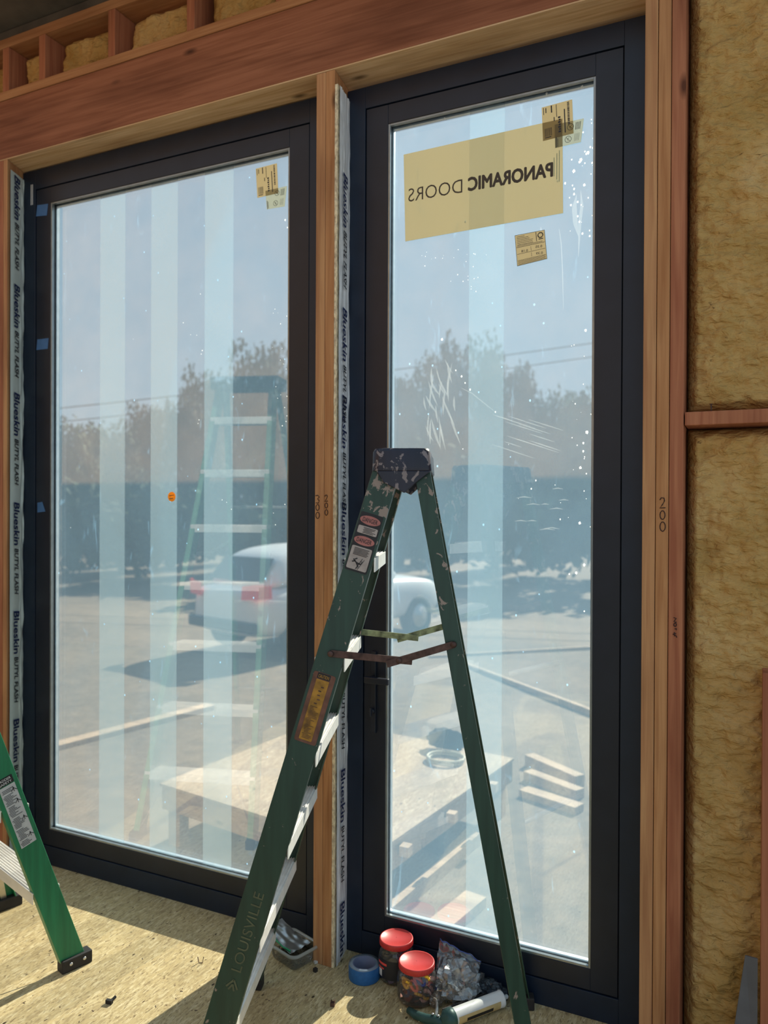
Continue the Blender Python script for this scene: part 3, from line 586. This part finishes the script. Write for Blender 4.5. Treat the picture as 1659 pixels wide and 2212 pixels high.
M['etch'] = plain('faded_rail_lettering', (.11,.12,.065), .7, var=.2)
text('LOUISVILLE', 'rail_lettering', M['etch'], LV.root, on(.362,.016,.0006), T_, -E1, .215, .028, 0, 0, .0006)
m = MB(); c0 = on(.325,.004,.0014)
for a, b in (((-16,-6),(0,16)),((0,16),(16,-6)),((-8,-12),(0,4)),((0,4),(8,-12))): lin(a, b, .005)
m.build('rail_logo', M['etch'], LV.root)
# ladder by the left door
GL = Ladder('step_ladder', (-2.610,-1.156), math.atan2(-.957,-.289), -.772, .75, .301, .33, .17, -.03, .05, 2.33,
    {'rail': M['green'], 'spread': (M['alu_flat'], M['alu_flat'])}, 'bright green fibreglass stepladder at the left picture edge with aluminium steps')
GL.build(.086, .080, .030, .05, [.3*k for k in range(1,8)], (.4,1.0,1.6), (1.35,1.38,1.33,.5), True, .09)
m = MB(); m.box(-.09,.09,-.2,.2,0,.07); m.v = [tuple(GL.q(a,b,2.27+c)) for a,b,c in m.v]; m.build('top_cap', M['rubber'], GL.root, .006)
side = 1 if GL.fr(1,0).x > GL.fr(-1,0).x else -1
for sd_ in (-1,1):
    a = GL.fr(sd_,.03); c = (GL.fr(-sd_,.3)-GL.fr(sd_,.3)).normalized()
    m = MB(); m.obox((a-GL.w*sd_*.01+GL.fr(sd_,.285)+c*.12)/2, (GL.fr(sd_,.285)+c*.12)-(a-GL.w*sd_*.01), GL.s, V((0,0,1)), ((GL.fr(sd_,.285)+c*.12)-a).length, .022, .003)
    m.build('foot_brace', M['alu_flat'], GL.root)
Tg = (GL.fr(side,1)-GL.fr(side,0)).normalized(); Eg = (GL.s*-1-Tg*(-GL.s).dot(Tg)).normalized(); Ng = Eg.cross(Tg)
if Ng.dot(GL.w*side) < 0: Ng = -Ng
def ong(z, e, l=.001): return GL.fr(side,z)+Eg*e+Ng*l
m = MB(); pts = [ong(.47,-.026,.0012),ong(.47,.026,.0012),ong(.68,.026,.0012),ong(.68,-.026,.0012)]; m.prism(pts, [p-Ng*.0006 for p in pts])
gl_ = m.build('instruction_label', plain('white_label', (.55,.55,.54), .5), GL.root); gl_['label'] = 'white instruction label with small black print and pictograms'
m = MB(); random.seed(9)
pts = [ong(.683,-.026,.0016),ong(.683,.026,.0016),ong(.708,.026,.0016),ong(.708,-.026,.0016)]; m.prism(pts, [p-Ng*.0006 for p in pts])
for k in range(44):
    z = .475+k*.0045; e0 = -.023+random.random()*.006; L_ = .018+random.random()*.02
    if k % 9 == 4: continue
    c = ong(z, e0+L_/2, .0016); m.obox(c, Eg, Tg, Ng, L_, .0018, .0003)
for z in (.50,.56,.62,.66):
    for k in range(3): c = ong(z, .012+k*.004, .0018); m.obox(c, (Eg+Tg*(k-1)), Tg-Eg*(k-1), Ng, .002, .016, .0003)
m.build('label_print', M['lblack'], gl_)
for wrd, z in (('LADDER',.697),('SAFETY',.686)): text(wrd, 'label_print', M['white'], gl_, ong(z,-.022,.002), Eg, Tg, .042, .008, .004, 0, .0004, Eg.cross(Tg).dot(Ng) < 0)

# ================================================================ THINGS ON THE FLOOR
M['tapeblue'] = plain('painters_tape', (.02,.13,.36), .55, var=.12, scale=80); M['tapecore'] = plain('tape_core', (.16,.18,.28), .6)
M['tapefilm'] = film('tape_top_film', (.45,.62,.75), .55, .5, .4)[0]
tr_ = empty('tape_roll', (-1.177,-.115,0), 'roll of blue masking tape lying flat on the floor beside the jars', 'tape roll')
m = MB(); c = (-1.177,-.115,0); m.lathe([(.040,.001),(.053,.001),(.0535,.003),(.0535,.045),(.0525,.047),(.040,.047),(.040,.001)], c, n=48, cap=False); m.build('tape_winding', M['tapeblue'], tr_)
m = MB(); m.lathe([(.0378,0),(.0398,0),(.0398,.0485),(.0378,.0485),(.0378,0)], c, n=48, cap=False); m.build('cardboard_core', M['tapecore'], tr_)
m = MB(); m.lathe([(.0400,.0474),(.0525,.0474),(.0530,.0478),(.0400,.0480)], c, n=48, cap=False); m.build('side_film', film('pale_film', (.65,.78,.9), .5, .8, .3, .2)[0], tr_)
M['redlid'] = plain('red_plastic', (.62,.045,.04), .38, var=.12, scale=14); M['jar'] = film('clear_plastic', (.85,.8,.75), .11, 1.5, .5, .06, (.93,.9,.9))[0]
def loop(m, c, r1, r2, rad, tilt, n=14):
    R = Matrix.Rotation(tilt[0], 3, 'X') @ Matrix.Rotation(tilt[1], 3, 'Z'); pts = [V(c)+R @ V((r1*cos(2*pi*k/n), r2*sin(2*pi*k/n), 0)) for k in range(n+1)]; m.tube(pts, rad, 6)
cols = {'yellow': (.95,.50,.02), 'navy': (.03,.04,.18), 'red': (.75,.08,.06), 'pink': (.95,.50,.42), 'black': (.02,.02,.025), 'violet': (.22,.16,.4)}
for k_, v_ in cols.items(): M['c_'+k_] = plain(k_+'_plastic', v_, .45)
def jar(x, y, rb, hb, hl, rl, label, seed, parts, band):
    r = empty('plastic_jar', (x,y,0), label, 'jar')
    m = MB(); m.lathe([(.001,.001),(rb*.82,.001),(rb*.93,.006),(rb,.022),(rb*1.0,hb*.72),(rb*.93,hb*.88),(rl*.93,hb*.93),(rl*.93,hb+.004)], (x,y,0), n=48, cap=False); b = m.build('jar_body', M['jar'], r)
    if band:
        m = MB(); n = 20; a0 = -2.6; rr_ = rb+.0008
        def seg(a0, a1, z0, z1, mat, nm):
            mm = MB(); mm.grid(lambda u, v: (x+rr_*cos(a0+(a1-a0)*u), y+rr_*sin(a0+(a1-a0)*u), z0+(z1-z0)*v), 16, 1); mm.build(nm, mat, b)
        seg(-2.9,-.3,.022,.085,M['c_black'],'paper_label'); rr_ += .0005; seg(-2.35,-2.05,.026,.050,M['white'],'label_patch'); seg(-2.4,-1.7,.066,.074,M['c_red'],'label_patch'); seg(-2.4,-1.9,.052,.057,M['c_red'],'label_patch')
    m = MB(); m.lathe([(rl*.96,hb),(rl,hb+.001),(rl,hb+hl-.003),(rl*.985,hb+hl),(rl*.93,hb+hl+.0005),(rl*.90,hb+hl-.0015),(.001,hb+hl-.001)], (x,y,0), n=56, cap=False)
    for k in range(64): a = 2*pi*k/64; m.obox((x+cos(a)*rl,y+sin(a)*rl,hb+hl*.45), (cos(a),sin(a),0), (-sin(a),cos(a),0), (0,0,1), .0012, rl*.03, hl*.75)
    m.build('screw_lid', M['redlid'], r)
    rnd = random.Random(seed)
    for nm, cnt in parts:
        for _ in range(cnt):
            m = MB(); a = rnd.random()*2*pi; R_ = rb*(.52+.22*rnd.random()); h = .018+rnd.random()*hb*.72
            loop(m, (x+R_*cos(a), y+R_*sin(a), h), .013+rnd.random()*.008, .007+rnd.random()*.004, .0046, (rnd.random()*3, rnd.random()*3)); o = m.build('plastic_clip', M['c_'+nm], r)
    return r
jar(-.972,-.143,.0645,.104,.019,.0585,'front clear jar with red lid full of colourful clips',3,(('yellow',8),('navy',8),('red',8),('pink',7),('black',5),('violet',4)),False)
jar(-1.078,-.070,.0600,.118,.019,.0570,'rear clear jar with red lid and black label against the door',8,(('black',8),('violet',5),('navy',5)),True)
# plastic food box
bx_ = empty('storage_container', (-1.452,-.135,0), 'small clear rectangular food container holding dark fixings beside the post', 'container')
ca = -.32; bX = V((cos(ca),sin(ca),0)); bY = V((-sin(ca),cos(ca),0)); bc = V((-1.452,-.135,0))
def rr2(a, b, rad, z):
    pts = []
    for cx, cy, a0 in ((a-rad,b-rad,0),(-a+rad,b-rad,pi/2),(-a+rad,-b+rad,pi),(a-rad,-b+rad,1.5*pi)):
        for k in range(6): t = a0+pi/2*k/5; pts.append(bc+bX*(cx+rad*cos(t))+bY*(cy+rad*sin(t))+V((0,0,z)))
    return pts
M['tub'] = film('milky_plastic', (.75,.76,.68), .22, 1.2, .5, .15)[0]; M['tubrim'] = film('milky_plastic_rim', (.80,.82,.76), .62, .8, .5, .2)[0]
m = MB(); m.loft([rr2(.060,.043,.016,.001), rr2(.064,.047,.018,.010), rr2(.074,.056,.024,.058)], False); m.add(rr2(.060,.043,.016,.001), [tuple(range(24))]); m.build('container_body', M['tub'], bx_)
m = MB(); m.loft([rr2(.074,.056,.024,.054), rr2(.084,.066,.028,.053), rr2(.084,.066,.028,.060), rr2(.079,.061,.026,.063), rr2(.074,.056,.024,.059)], False); m.build('container_rim', M['tubrim'], bx_)
M['bits'] = plain('steel_bits', (.10,.08,.045), .85, 0, var=.6, scale=60)
def pile(m, fn, n, seed, L=.018, r=.0013):
    rnd = random.Random(seed)
    for _ in range(n):
        p = fn(rnd); a = rnd.random()*6.28; t = (rnd.random()-.5)*1.2; d = V((cos(a)*cos(t), sin(a)*cos(t), sin(t)))*L/2*(.6+.8*rnd.random())
        if p.z-abs(d.z) < .003: d.z = 0
        m.tube([p-d, p+d], r*(.7+.8*rnd.random()), 5)
m = MB(); pile(m, lambda r: bc+bX*(r.random()-.5)*.105+bY*(r.random()-.5)*.07+V((0,0,.006+r.random()*.028)), 420, 2)
tag(m.build('screw_pile', M['bits']), 'heap of dark screws and fixings inside the food container', 'screws', kind='stuff')
M['zip'] = film('ziplock_plastic', (.62,.72,.66), .62, .8, .4, .35)[0]; M['zipgreen'] = plain('green_zip', (.02,.32,.14), .5)
zb = empty('zip_bag', (-1.46,-.13,.06), 'empty clear zip bag with green seal lying on the food container', 'bag')
def zf(u, v): 
    p = bc+bX*(-.112+u*.160)+bY*(-.050+v*.092); z = .052+.008*sin(u*4+v*2)*.5+.006*noise.noise(V((u*5,v*5,1)))+(.022*(1-u)**2); return (p.x, p.y, z+.010)
m = MB(); m.grid(zf, 26, 18); m.build('bag_film', M['zip'], zb)
m = MB(); m.tube([V(zf(k/20, .06+.06*sin(k*.35)))+V((0,0,.0035)) for k in range(0,20)], .0028, 6); m.build('zip_seal', M['zipgreen'], zb)
# clear bags of screws and the black sack
M['poly'] = film('clear_polythene', (.85,.86,.9), .20, 4.0, .5, .16)[0]; M['blacksack'] = plain('black_polythene', (.022,.03,.04), .3, var=.3)
def crumple(c, rad, seed, amp, name, mat, parent=None, squash=.004, sub=4, freq=16):
    bm = bmesh.new(); bmesh.ops.create_icosphere(bm, subdivisions=sub, radius=1)
    for v in bm.verts:
        d = v.co.normalized(); k = 1+amp*(1-2*abs(noise.noise(V((d.x*freq*.12+seed, d.y*freq*.12, d.z*freq*.12)))) )-amp*.6*abs(noise.noise(V((d.x*freq*.32, d.y*freq*.32+seed, d.z*freq*.3))))
        p = V((d.x*rad[0]*k, d.y*rad[1]*k, d.z*rad[2]*k))+V(c); p.z = max(p.z, squash); p.y = min(p.y, -.004) if p.z < .16 else p.y; v.co = p
    me = bpy.data.meshes.new(name); bm.to_mesh(me); bm.free(); me.materials.append(mat); o = bpy.data.objects.new(name, me); C.objects.link(o)
    if parent: o.parent = parent; o.matrix_parent_inverse = parent.matrix_basis.inverted()
    return o
b1 = tag(crumple((-.850,-.078,.045), (.066,.066,.058), 2.2, .42, 'polythene_bag', M['poly']), 'crumpled clear polythene bag with screws in front of right door', 'bag')
def bag_sheet(u, v):      # the open mouth of the bag, standing up against the door
    x = -.94+u*.145; z = .055+v*.085*(1-.5*u)+.014*noise.noise(V((u*6,v*5,3))); y = -.012-.045*(1-v)-.018*abs(noise.noise(V((u*7,v*3,9)))); return (x, min(y,-.004), z)
m = MB(); m.grid(bag_sheet, 24, 16); o = m.build('bag_mouth', M['poly'], b1)
m = MB(); m.tube([V(bag_sheet(k/12, .98)) for k in range(13)], .002, 6); m.build('blue_bag_edge', plain('blue_polythene', (.06,.10,.35), .4), b1)
M['screw'] = plain('grey_screws', (.24,.22,.16), .6, .2, var=.6, scale=70)
m = MB(); pile(m, lambda r: V((-.835+(r.random()-.5)*.085, -.095+(r.random()-.5)*.07, .008+r.random()*.045)), 420, 6, .026, .0016)
tag(m.build('screw_pile', M['screw']), 'heap of grey screws inside the crumpled polythene bag', 'screws', kind='stuff')
tag(crumple((-.900,-.150,.020), (.020,.026,.020), 7.1, .25, 'polythene_bag', film('brownish_polythene', (.5,.4,.3), .5, 2, .4, .15)[0]), 'small brownish bag between the front jar and the clear bag', 'bag')
m = MB(); m.prism([V(p) for p in ((-.935,-.125,.048),(-.905,-.135,.05),(-.895,-.11,.056),(-.925,-.10,.054))], [V(p)+V((0,0,.001)) for p in ((-.935,-.125,.048),(-.905,-.135,.05),(-.895,-.11,.056),(-.925,-.10,.054))])
tag(m.build('printed_card', M['white']), 'small white printed card beside the front jar', 'card')
m = MB()
for k in range(4): m.obox((-.916+.001*k,-.127+k*.006,.0545+k*.001), (1,-.3,.05), (.3,1,.1), (0,0,1), .022, .0022, .0004)
m.build('card_print', M['lblack'], bpy.data.objects['printed_card'])
tag(crumple((-.758,-.050,.026), (.052,.040,.030), 4.4, .35, 'black_sack', M['blacksack'], freq=30), 'crumpled black plastic sack behind the caulk tube at the door', 'bag')
# caulking gun with tube
G0 = V((-.824,-.232,.030)); G1 = V((-.706,-.066,.030)); gd = (G1-G0).normalized(); gx = gd.cross(V((0,0,1))).normalized()
cg = empty('caulking_gun', G0-V((0,0,.030)), 'dark green caulking gun loaded with a tube lying in front of the bags', 'caulking gun')
M['gun'] = plain('dark_green_metal', (.025,.075,.07), .45, .2, var=.2); M['tube'] = plain('white_tube', (.70,.70,.69), .35, var=.05)
m = MB(); m.lathe([(.001,0),(.0255,0),(.0255,.006),(.0245,.008),(.0245,.192),(.0255,.194),(.0255,.199),(.020,.202),(.008,.203),(.007,.222),(.003,.226)], G0, gd, 36); tb = m.build('sealant_tube', M['tube'], cg)
def tlab(a0, a1, h0, h1, mat, nm, r=.02475):
    mm = MB(); a = gx; b = gd.cross(gx)
    mm.grid(lambda u, v: G0+gd*(h0+(h1-h0)*v)+(a*cos(a0+(a1-a0)*u)+b*sin(a0+(a1-a0)*u))*r, 14, 1); return mm.build(nm, mat, tb)
tlab(-.4,1.0,.02,.18,plain('tan_label', (.55,.40,.18), .6),'tube_label'); tlab(.0,.5,.05,.15,M['lblack'],'tube_print',.0249); tlab(-3.2,-2.2,.162,.170,plain('blue_print', (.02,.13,.4), .5),'tube_band',.0249); tlab(1.1,2.6,.165,.171,M['lblack'],'tube_band',.0249)
for k in range(9): tlab(1.3,2.3,.030+k*.0042,.0322+k*.0042+.001*(k%2),M['lblack'],'tube_print',.0249)
for k in range(7): tlab(1.2,2.5,.080+k*.011,.0812+k*.011,plain('grey_print', (.35,.35,.36), .6) if k == 0 else bpy.data.materials['grey_print'],'tube_print',.0249)
m = MB(); m.lathe([(.010,-.030),(.027,-.012),(.029,-.002),(.029,.012),(.0265,.013)], G0, gd, 30); m.build('end_cup', M['gun'], cg)
m = MB(); m.obox(G0-gx*.028+gd*.10+V((0,0,.008)), gd, gx, (0,0,1), .215, .004, .016); m.build('cradle_bar', M['rubber'], cg)
m = MB(); m.lathe([(.028,0),(.028,.006)], G1-gd*.004, gd, 24) if False else None
H0 = G0-gd*.018+V((0,0,-.006))
m = MB(); pts = [H0, H0+V((-.028,.002,-.004)), H0+V((-.060,-.002,-.006)), H0+V((-.100,.004,-.008)), H0+V((-.128,.016,-.008))]; m.tube(pts, [.013,.015,.014,.0125,.010], 14); m.build('gun_handle', M['gun'], cg)
m = MB(); q0 = H0+V((-.030,.008,.004)); m.tube([q0, q0+V((-.010,.030,.004)), q0+V((-.020,.055,.004)), q0+V((-.032,.070,.006))], [.006,.0055,.005,.004], 8); m.build('gun_trigger', M['alu_flat'], cg)
for k in (-.022,-.040): MB().lathe([(.005,0),(.004,.002),(.001,.003)], H0+V((k,.002,.0125)), (0,0,1), 12).build('rivet', M['rivet'], cg)
# debris
def chip(name, label, cat, boxes, mat, grp=None):
    m = MB()
    for b in boxes: m.obox(*b)
    return tag(m.build(name, mat), label, cat, grp)
chip('plastic_shim', 'black folded plastic shim on the sunlit floor', 'shim', [((-1.851,-.600,.007),(1,.2,0),(-.2,1,0),(0,0,1),.022,.010,.012), ((-1.843,-.590,.012),(.4,1,.6),(-1,.4,0),(0,0,1),.018,.010,.004)], M['rubber'])
m = MB(); m.tube([(-1.738,-.300,.022),(-1.735,-.298,.002),(-1.722,-.294,.002),(-1.719,-.292,.022)], .0016, 6); tag(m.build('staple', M['rust']), 'small upturned metal staple on the sunlit floor left of the old ladder', 'staple')
chip('square_clip', 'tiny black square clip on the floor below the food container', 'clip', [((-1.342,-.163,.006),(1,-.3,0),(.3,1,0),(0,0,1),.012,.012,.012)], M['rubber'])
chip('rusty_clip', 'small rusty brown clip on the floor at bottom centre', 'clip', [((-1.199,-.296,.006),(1,.3,0),(-.3,1,0),(0,0,1),.014,.012,.012), ((-1.194,-.293,.014),(1,.3,0),(-.3,1,0),(0,0,1),.003,.008,.010), ((-1.204,-.296,.014),(1,.3,0),(-.3,1,0),(0,0,1),.003,.008,.006)], M['rust'])
chip('wire_connector', 'small clear plastic piece beside the food container', 'plastic piece', [((-1.362,-.118,.006),(.5,1,0),(-1,.5,0),(0,0,1),.022,.010,.008)], M['foil'])
rnd = random.Random(8); m = MB()
for _ in range(260):
    x = -2.9+rnd.random()*2.5; y = -1.0+rnd.random()*.97; a = rnd.random()*3.14; L_ = .003+rnd.random()*.008
    m.obox((x,y,.0006), (cos(a),sin(a),0), (-sin(a),cos(a),0), (0,0,1), L_, .0016, .001)
tag(m.build('sawdust_bits', M['rust']), 'tiny brown wood splinters scattered over the floor', 'debris', kind='stuff')

# ================================================================ OUTSIDE
m = MB(); m.grid(lambda u, v: (-110+u*190, .09+v*160, -.60+.05*noise.noise(V((u*60,v*50,0)))*min(1,v*12)), 120, 110)
tag(m.build('ground', M['ground']), kind='structure')['label'] = 'sunlit tan dirt yard outside the doors'
# deck platform
pl = empty('deck_platform', (-2.5,2.2,-.6), 'raised plywood landing deck outside the glass doors', 'deck')
Q = [V(p) for p in ((-3.456,1.436,0),(-1.748,1.161,0),(-1.523,2.946,0),(-3.25,3.23,0))]
m = MB(); m.prism([p+V((0,0,-.218)) for p in Q], [p+V((0,0,-.200)) for p in Q]); m.build('deck_sheet', M['osb_out'], pl)
M['joist'] = wood('joist_wood', (.26,.17,.10), (.40,.28,.18), 'x')
def beam2(a, b, w, z0, z1, name, par, mat):
    a = V(a); b = V(b); d = (b-a).normalized(); n_ = V((-d.y,d.x,0))*w/2; m = MB(); rg = [a-n_, b-n_, b+n_, a+n_]
    m.prism([V((p.x,p.y,z0)) for p in rg], [V((p.x,p.y,z1)) for p in rg]); return m.build(name, mat, par)
ins = lambda i, j, t=.03: Q[i]+(Q[(i+2)%4]-Q[i]).normalized()*t
for i in range(4): beam2(ins(i,0), ins((i+1)%4,0), .038, -.36, -.2185, 'rim_joist', pl, M['joist'])
for i in range(4):
    p = ins(i,0,.12); m = MB(); m.box(p.x-.045,p.x+.045,p.y-.045,p.y+.045,-.6,-.22); m.build('deck_post', M['joist'], pl)
for t in (.12,.42,.75):
    p = Q[1]+(Q[2]-Q[1])*t+V((.02,0,0)); m = MB(); m.box(p.x-.005,p.x+.05,p.y-.03,p.y+.03,-.29,-.235); m.build('joist_end', M['lumber'], pl)
m = MB(); c = V((-1.94,2.665,-.198)); m.tube([c+V((cos(a)*.125,sin(a)*.125,.012+.004*sin(3*a))) for a in [2*pi*k/40 for k in range(41)]], .011, 8)
m.tube([c+V((cos(a)*.132,sin(a)*.118,.030)) for a in [2*pi*k/40 for k in range(41)]], .010, 8)
tag(m.build('hose_coil', plain('pale_hose', (.42,.40,.30), .6)), 'pale ring of coiled hose lying on the deck', 'hose coil')
tag(crumple((-2.03,2.91,-.13), (.13,.08,.075), 9, .3, 'cloth_bundle', plain('blue_grey_cloth', (.10,.15,.18), .9), squash=-.198), 'dark blue grey bundle lying behind the hose ring on deck', 'bundle')
for o in (bpy.data.objects['cloth_bundle'],):
    for v in o.data.vertices: v.co.y += 0 if v.co.y > .5 else 2.92; 
def board(a, b, w, th, label, mat=None, z=-.6):
    a = V((*a, z)); b = V((*b, z)); d = (b-a).normalized(); n_ = V((-d.y,d.x,0))*w/2; m = MB(); rg = [a-n_, b-n_, b+n_, a+n_]
    m.prism([p+V((0,0,-.01)) for p in rg], [p+V((0,0,th)) for p in rg]); return tag(m.build('timber_board', mat or M['lumber'], None, .002), label, 'board', 'timber boards lying in the yard')
board((-5.7,2.35), (-5.3,4.3), .14, .05, 'long timber board on the dirt seen low through left glass')
board((-3.85,7.9), (-1.45,5.85), .06, .06, 'long pale timber running diagonally behind the old ladder, seen through right glass')
board((-4.2,7.95), (-1.9,10.1), .05, .05, 'thin pale timber further out behind the right glass')
board((-1.70,4.05), (-1.20,3.70), .10, .09, 'short timber offcut beyond the deck corner')
board((-1.62,3.70), (-1.15,3.45), .10, .07, 'short timber offcut nearer the deck corner')
board((-1.56,3.35), (-1.10,3.18), .12, .05, 'timber offcut beside the deck side')
board((-1.44,1.20), (-1.36,1.62), .13, .06, 'sunlit timber block on the ground near the right door sill')
board((-1.74,1.10), (-1.60,2.35), .05, .08, 'timber strip on the ground along the deck side')
# vehicle
def car():
    a = V((.25,.968,0)).normalized(); l = V((-a.y,a.x,0)); O_ = V((-6.05,6.4,-.60))+l*.88
    r = empty('parked_car', O_, 'white parked car with red tail lamp seen through both glass doors', 'car')
    T = lambda x, y, z: O_+a*x+l*y+V((0,0,z))
    paint = plain('white_car_paint', (.62,.63,.64), .3, var=.02); dark = plain('car_window', (.03,.04,.05), .1); tyre = plain('tyre', (.03,.03,.035), .8); rim = plain('wheel_rim', (.4,.4,.42), .35, .7)
    st = [(0,.62,.42,.95),(.06,.80,.34,1.02),(.5,.87,.30,1.06),(1.4,.90,.28,1.05),(2.6,.90,.28,1.04),(3.3,.89,.28,1.02),(4.0,.85,.30,.96),(4.35,.74,.34,.86),(4.45,.55,.40,.78)]
    m = MB(); rings = []
    for x, w, z0, z1 in st:
        rings.append([T(x,y*w,z0+(z1-z0)*z) for y, z in ((-.9,0),(-1,.25),(-1,.7),(-.93,.93),(-.8,1),(0,1.04),(.8,1),(.93,.93),(1,.7),(1,.25),(.9,0),(0,-.02))])
    m.loft(rings); b = m.build('car_body', paint, r); sb = b.modifiers.new('sub','SUBSURF'); sb.levels = 2; sb.render_levels = 2
    m = MB(); rings = []
    for x, w, z1 in ((.25,.70,1.10),(.55,.70,1.48),(1.0,.70,1.60),(1.9,.70,1.63),(2.5,.69,1.55),(3.0,.68,1.28),(3.25,.70,1.05)):
        rings.append([T(x,y*w*(1-.12*(z if z<1 else 1)),.98+(z1-.98)*z) for y, z in ((-1.2,0),(-1.13,.5),(-1.02,.92),(-.85,1),(0,1.02),(.85,1),(1.02,.92),(1.13,.5),(1.2,0))])
    m.loft(rings); b = m.build('car_cabin', paint, r); sb = b.modifiers.new('sub','SUBSURF'); sb.levels = 2; sb.render_levels = 2
    for sd_ in (-1,1):
        for x0, x1, x2, x3 in ((.75,1.6,1.55,.95),(1.68,2.85,2.35,1.68)):
            m = MB(); m.add([T(x0,sd_*.835,1.10),T(x1,sd_*.83,1.10),T(x2,sd_*.765,1.46),T(x3,sd_*.765,1.46)], [(0,1,2,3)]); m.build('side_window', dark, r)
        for x in (.80,3.55):
            c = T(x,sd_*.80,.34); m = MB(); m.lathe([(.20,-.10),(.33,-.10),(.345,-.06),(.345,.08),(.33,.11),(.22,.11),(.20,.09)], c, l*sd_, 32); w_ = m.build('wheel', tyre, r)
            m = MB(); m.lathe([(.21,.09),(.20,.112),(.06,.10),(.05,.115),(.001,.116)], c, l*sd_, 24); m.build('wheel_rim', rim, w_)
        m = MB(); m.add([T(-.035,sd_*.45,.88),T(-.02,sd_*.74,.90),T(.16,sd_*.885,.92),T(.14,sd_*.895,1.10),T(-.02,sd_*.77,1.12),T(-.03,sd_*.47,1.08)], [(0,1,4,5),(1,2,3,4)]); m.build('tail_lamp', plain('red_lamp', (.75,.02,.02), .15, spec=1), r)
    m = MB(); m.add([T(.22,-.62,1.12),T(.22,.62,1.12),T(.50,.55,1.45),T(.50,-.55,1.45)], [(0,1,2,3)]); m.build('rear_window', dark, r)
    m = MB(); m.obox(T(-.02,0,.5), a, l, (0,0,1), .10, 1.5, .16); m.build('rear_bumper', dark, r, .03)
car()
# overhead wires
def wire(a, b, label):
    a = V(a); b = V(b); m = MB(); m.tube([a+(b-a)*t-V((0,0,.25*4*t*(1-t))) for t in [k/24 for k in range(25)]], .016, 6); tag(m.build('overhead_wire', M['rubber']), label, 'wire', 'overhead wires above the trees')
P3 = lambda px, py, zc: V((0,-2.4493,1.6))+fw*zc+r2*((px-829.5)/F*zc)-u2*((py-1106)/F*zc)
wire(P3(-300,922,21), P3(1800,662,21), 'upper thin overhead wire above the trees')
wire(P3(-300,952,21.5), P3(1800,692,21.5), 'lower thin overhead wire above the trees')
# trees
def crown_mesh(seed, n, leaf):
    rnd = random.Random(seed); m = MB(); bl = [(V((0,0,.62)), .38)]
    for k in range(15):
        a = rnd.random()*6.28; rr_ = .12+.30*rnd.random(); z = .25+.62*rnd.random(); bl.append((V((rr_*cos(a), rr_*sin(a), z)), .13+.12*rnd.random()))
    for _ in range(n):
        c, r = bl[int(rnd.random()*len(bl))] if rnd.random() > .3 else bl[0]
        d = V((rnd.gauss(0,1), rnd.gauss(0,1), rnd.gauss(0,1))).normalized(); p = c+d*r*(rnd.random()**.4)*1.05
        u = V((rnd.gauss(0,1), rnd.gauss(0,1), rnd.gauss(0,1))).normalized(); w = u.cross(d).normalized(); s = leaf*(.5+rnd.random())
        m.add([p-u*s-w*s*.5, p+u*s*.2-w*s, p+u*s+w*s*.4, p-u*s*.3+w*s], [(0,1,2,3)])
    return m
crowns = []
for k in range(4):
    m = crown_mesh(20+k, 5200, .020); me = bpy.data.meshes.new('crown'); me.from_pydata(m.v, [], m.f); crowns.append(me)
TREES = [  # px-derived once: x, y, height, crown width, look
    (150,38,912,90,0),(245,40,925,75,0),(325,37,872,60,1),(405,35,830,50,1),(440,33,800,52,0),(505,36,825,60,1),(565,33,735,66,0),(640,36,808,75,1),
    (705,38,830,80,0),(775,35,790,70,1),(865,34,810,50,0),(925,33,752,58,0),(985,34,735,58,1),(1045,34,742,66,0),(1120,36,792,60,1),(1185,40,838,64,0),(1255,43,838,66,2),(1330,42,850,80,2),(-40,38,860,100,1)]
names = {0: 'dark leafy tree beyond the yard', 1: 'brownish thin crowned tree beyond the yard', 2: 'pale green tree beyond the yard'}
where = ['at the left edge of the left glass','second from the left edge of left glass','behind the left pale band','behind the middle pale band','with a tall rounded top, left of tallest','just left of the tallest tree in left glass','tallest in the left glass','at the right edge of the left glass','hidden mostly behind the centre post','behind the left stile of right door','at the left edge of the right glass','left half of the tall clump in right glass','top of the tall clump in right glass','behind the pale band of the right glass','just right of the right pale band','sloping down at right of the right glass','at the right edge of the right glass','beyond the right frame','furthest left, outside the doors']
for i, (px, zc, py, hw, kd) in enumerate(TREES):
    zc = (31, 42, 53)[i % 3]; top = P3(px, py, zc); base = V((top.x, top.y, -.62)); h = top.z-base.z; wd = hw/F*zc*2.1
    r = empty('yard_tree', base, '%s, %s' % (names[kd], where[i]), 'tree', 'trees beyond the yard')
    o = bpy.data.objects.new('crown', crowns[i%4].copy()); C.objects.link(o); o.data.materials.append(M['leaf'][kd]); o.parent = r; o.scale = (wd, wd, h*.98); o.location = (0,0,0); o.rotation_euler = (0,0,i*1.3)
    m = MB(); m.tube([(0,0,0),(.1,0,h*.25),(0,.1,h*.6)], [.22,.17,.08], 8); o = m.build('trunk', M['bark']); o.parent = r
m = MB()
for i in range(26):
    px = -120+i*66; zc = 23+2*sin(i*2.3); base = P3(px, 1200, zc); base.z = -.65; hh = 2.2+3.2*random.random()**1.5; cm_ = crown_mesh(60+i, 900, .045)
    m.add([(base.x+p[0]*3.0, base.y+p[1]*1.8, base.z+p[2]*hh) for p in cm_.v], cm_.f)
tag(m.build('undergrowth', M['leaf'][0]), 'dense dark undergrowth below the trees across the yard', 'undergrowth', kind='stuff')
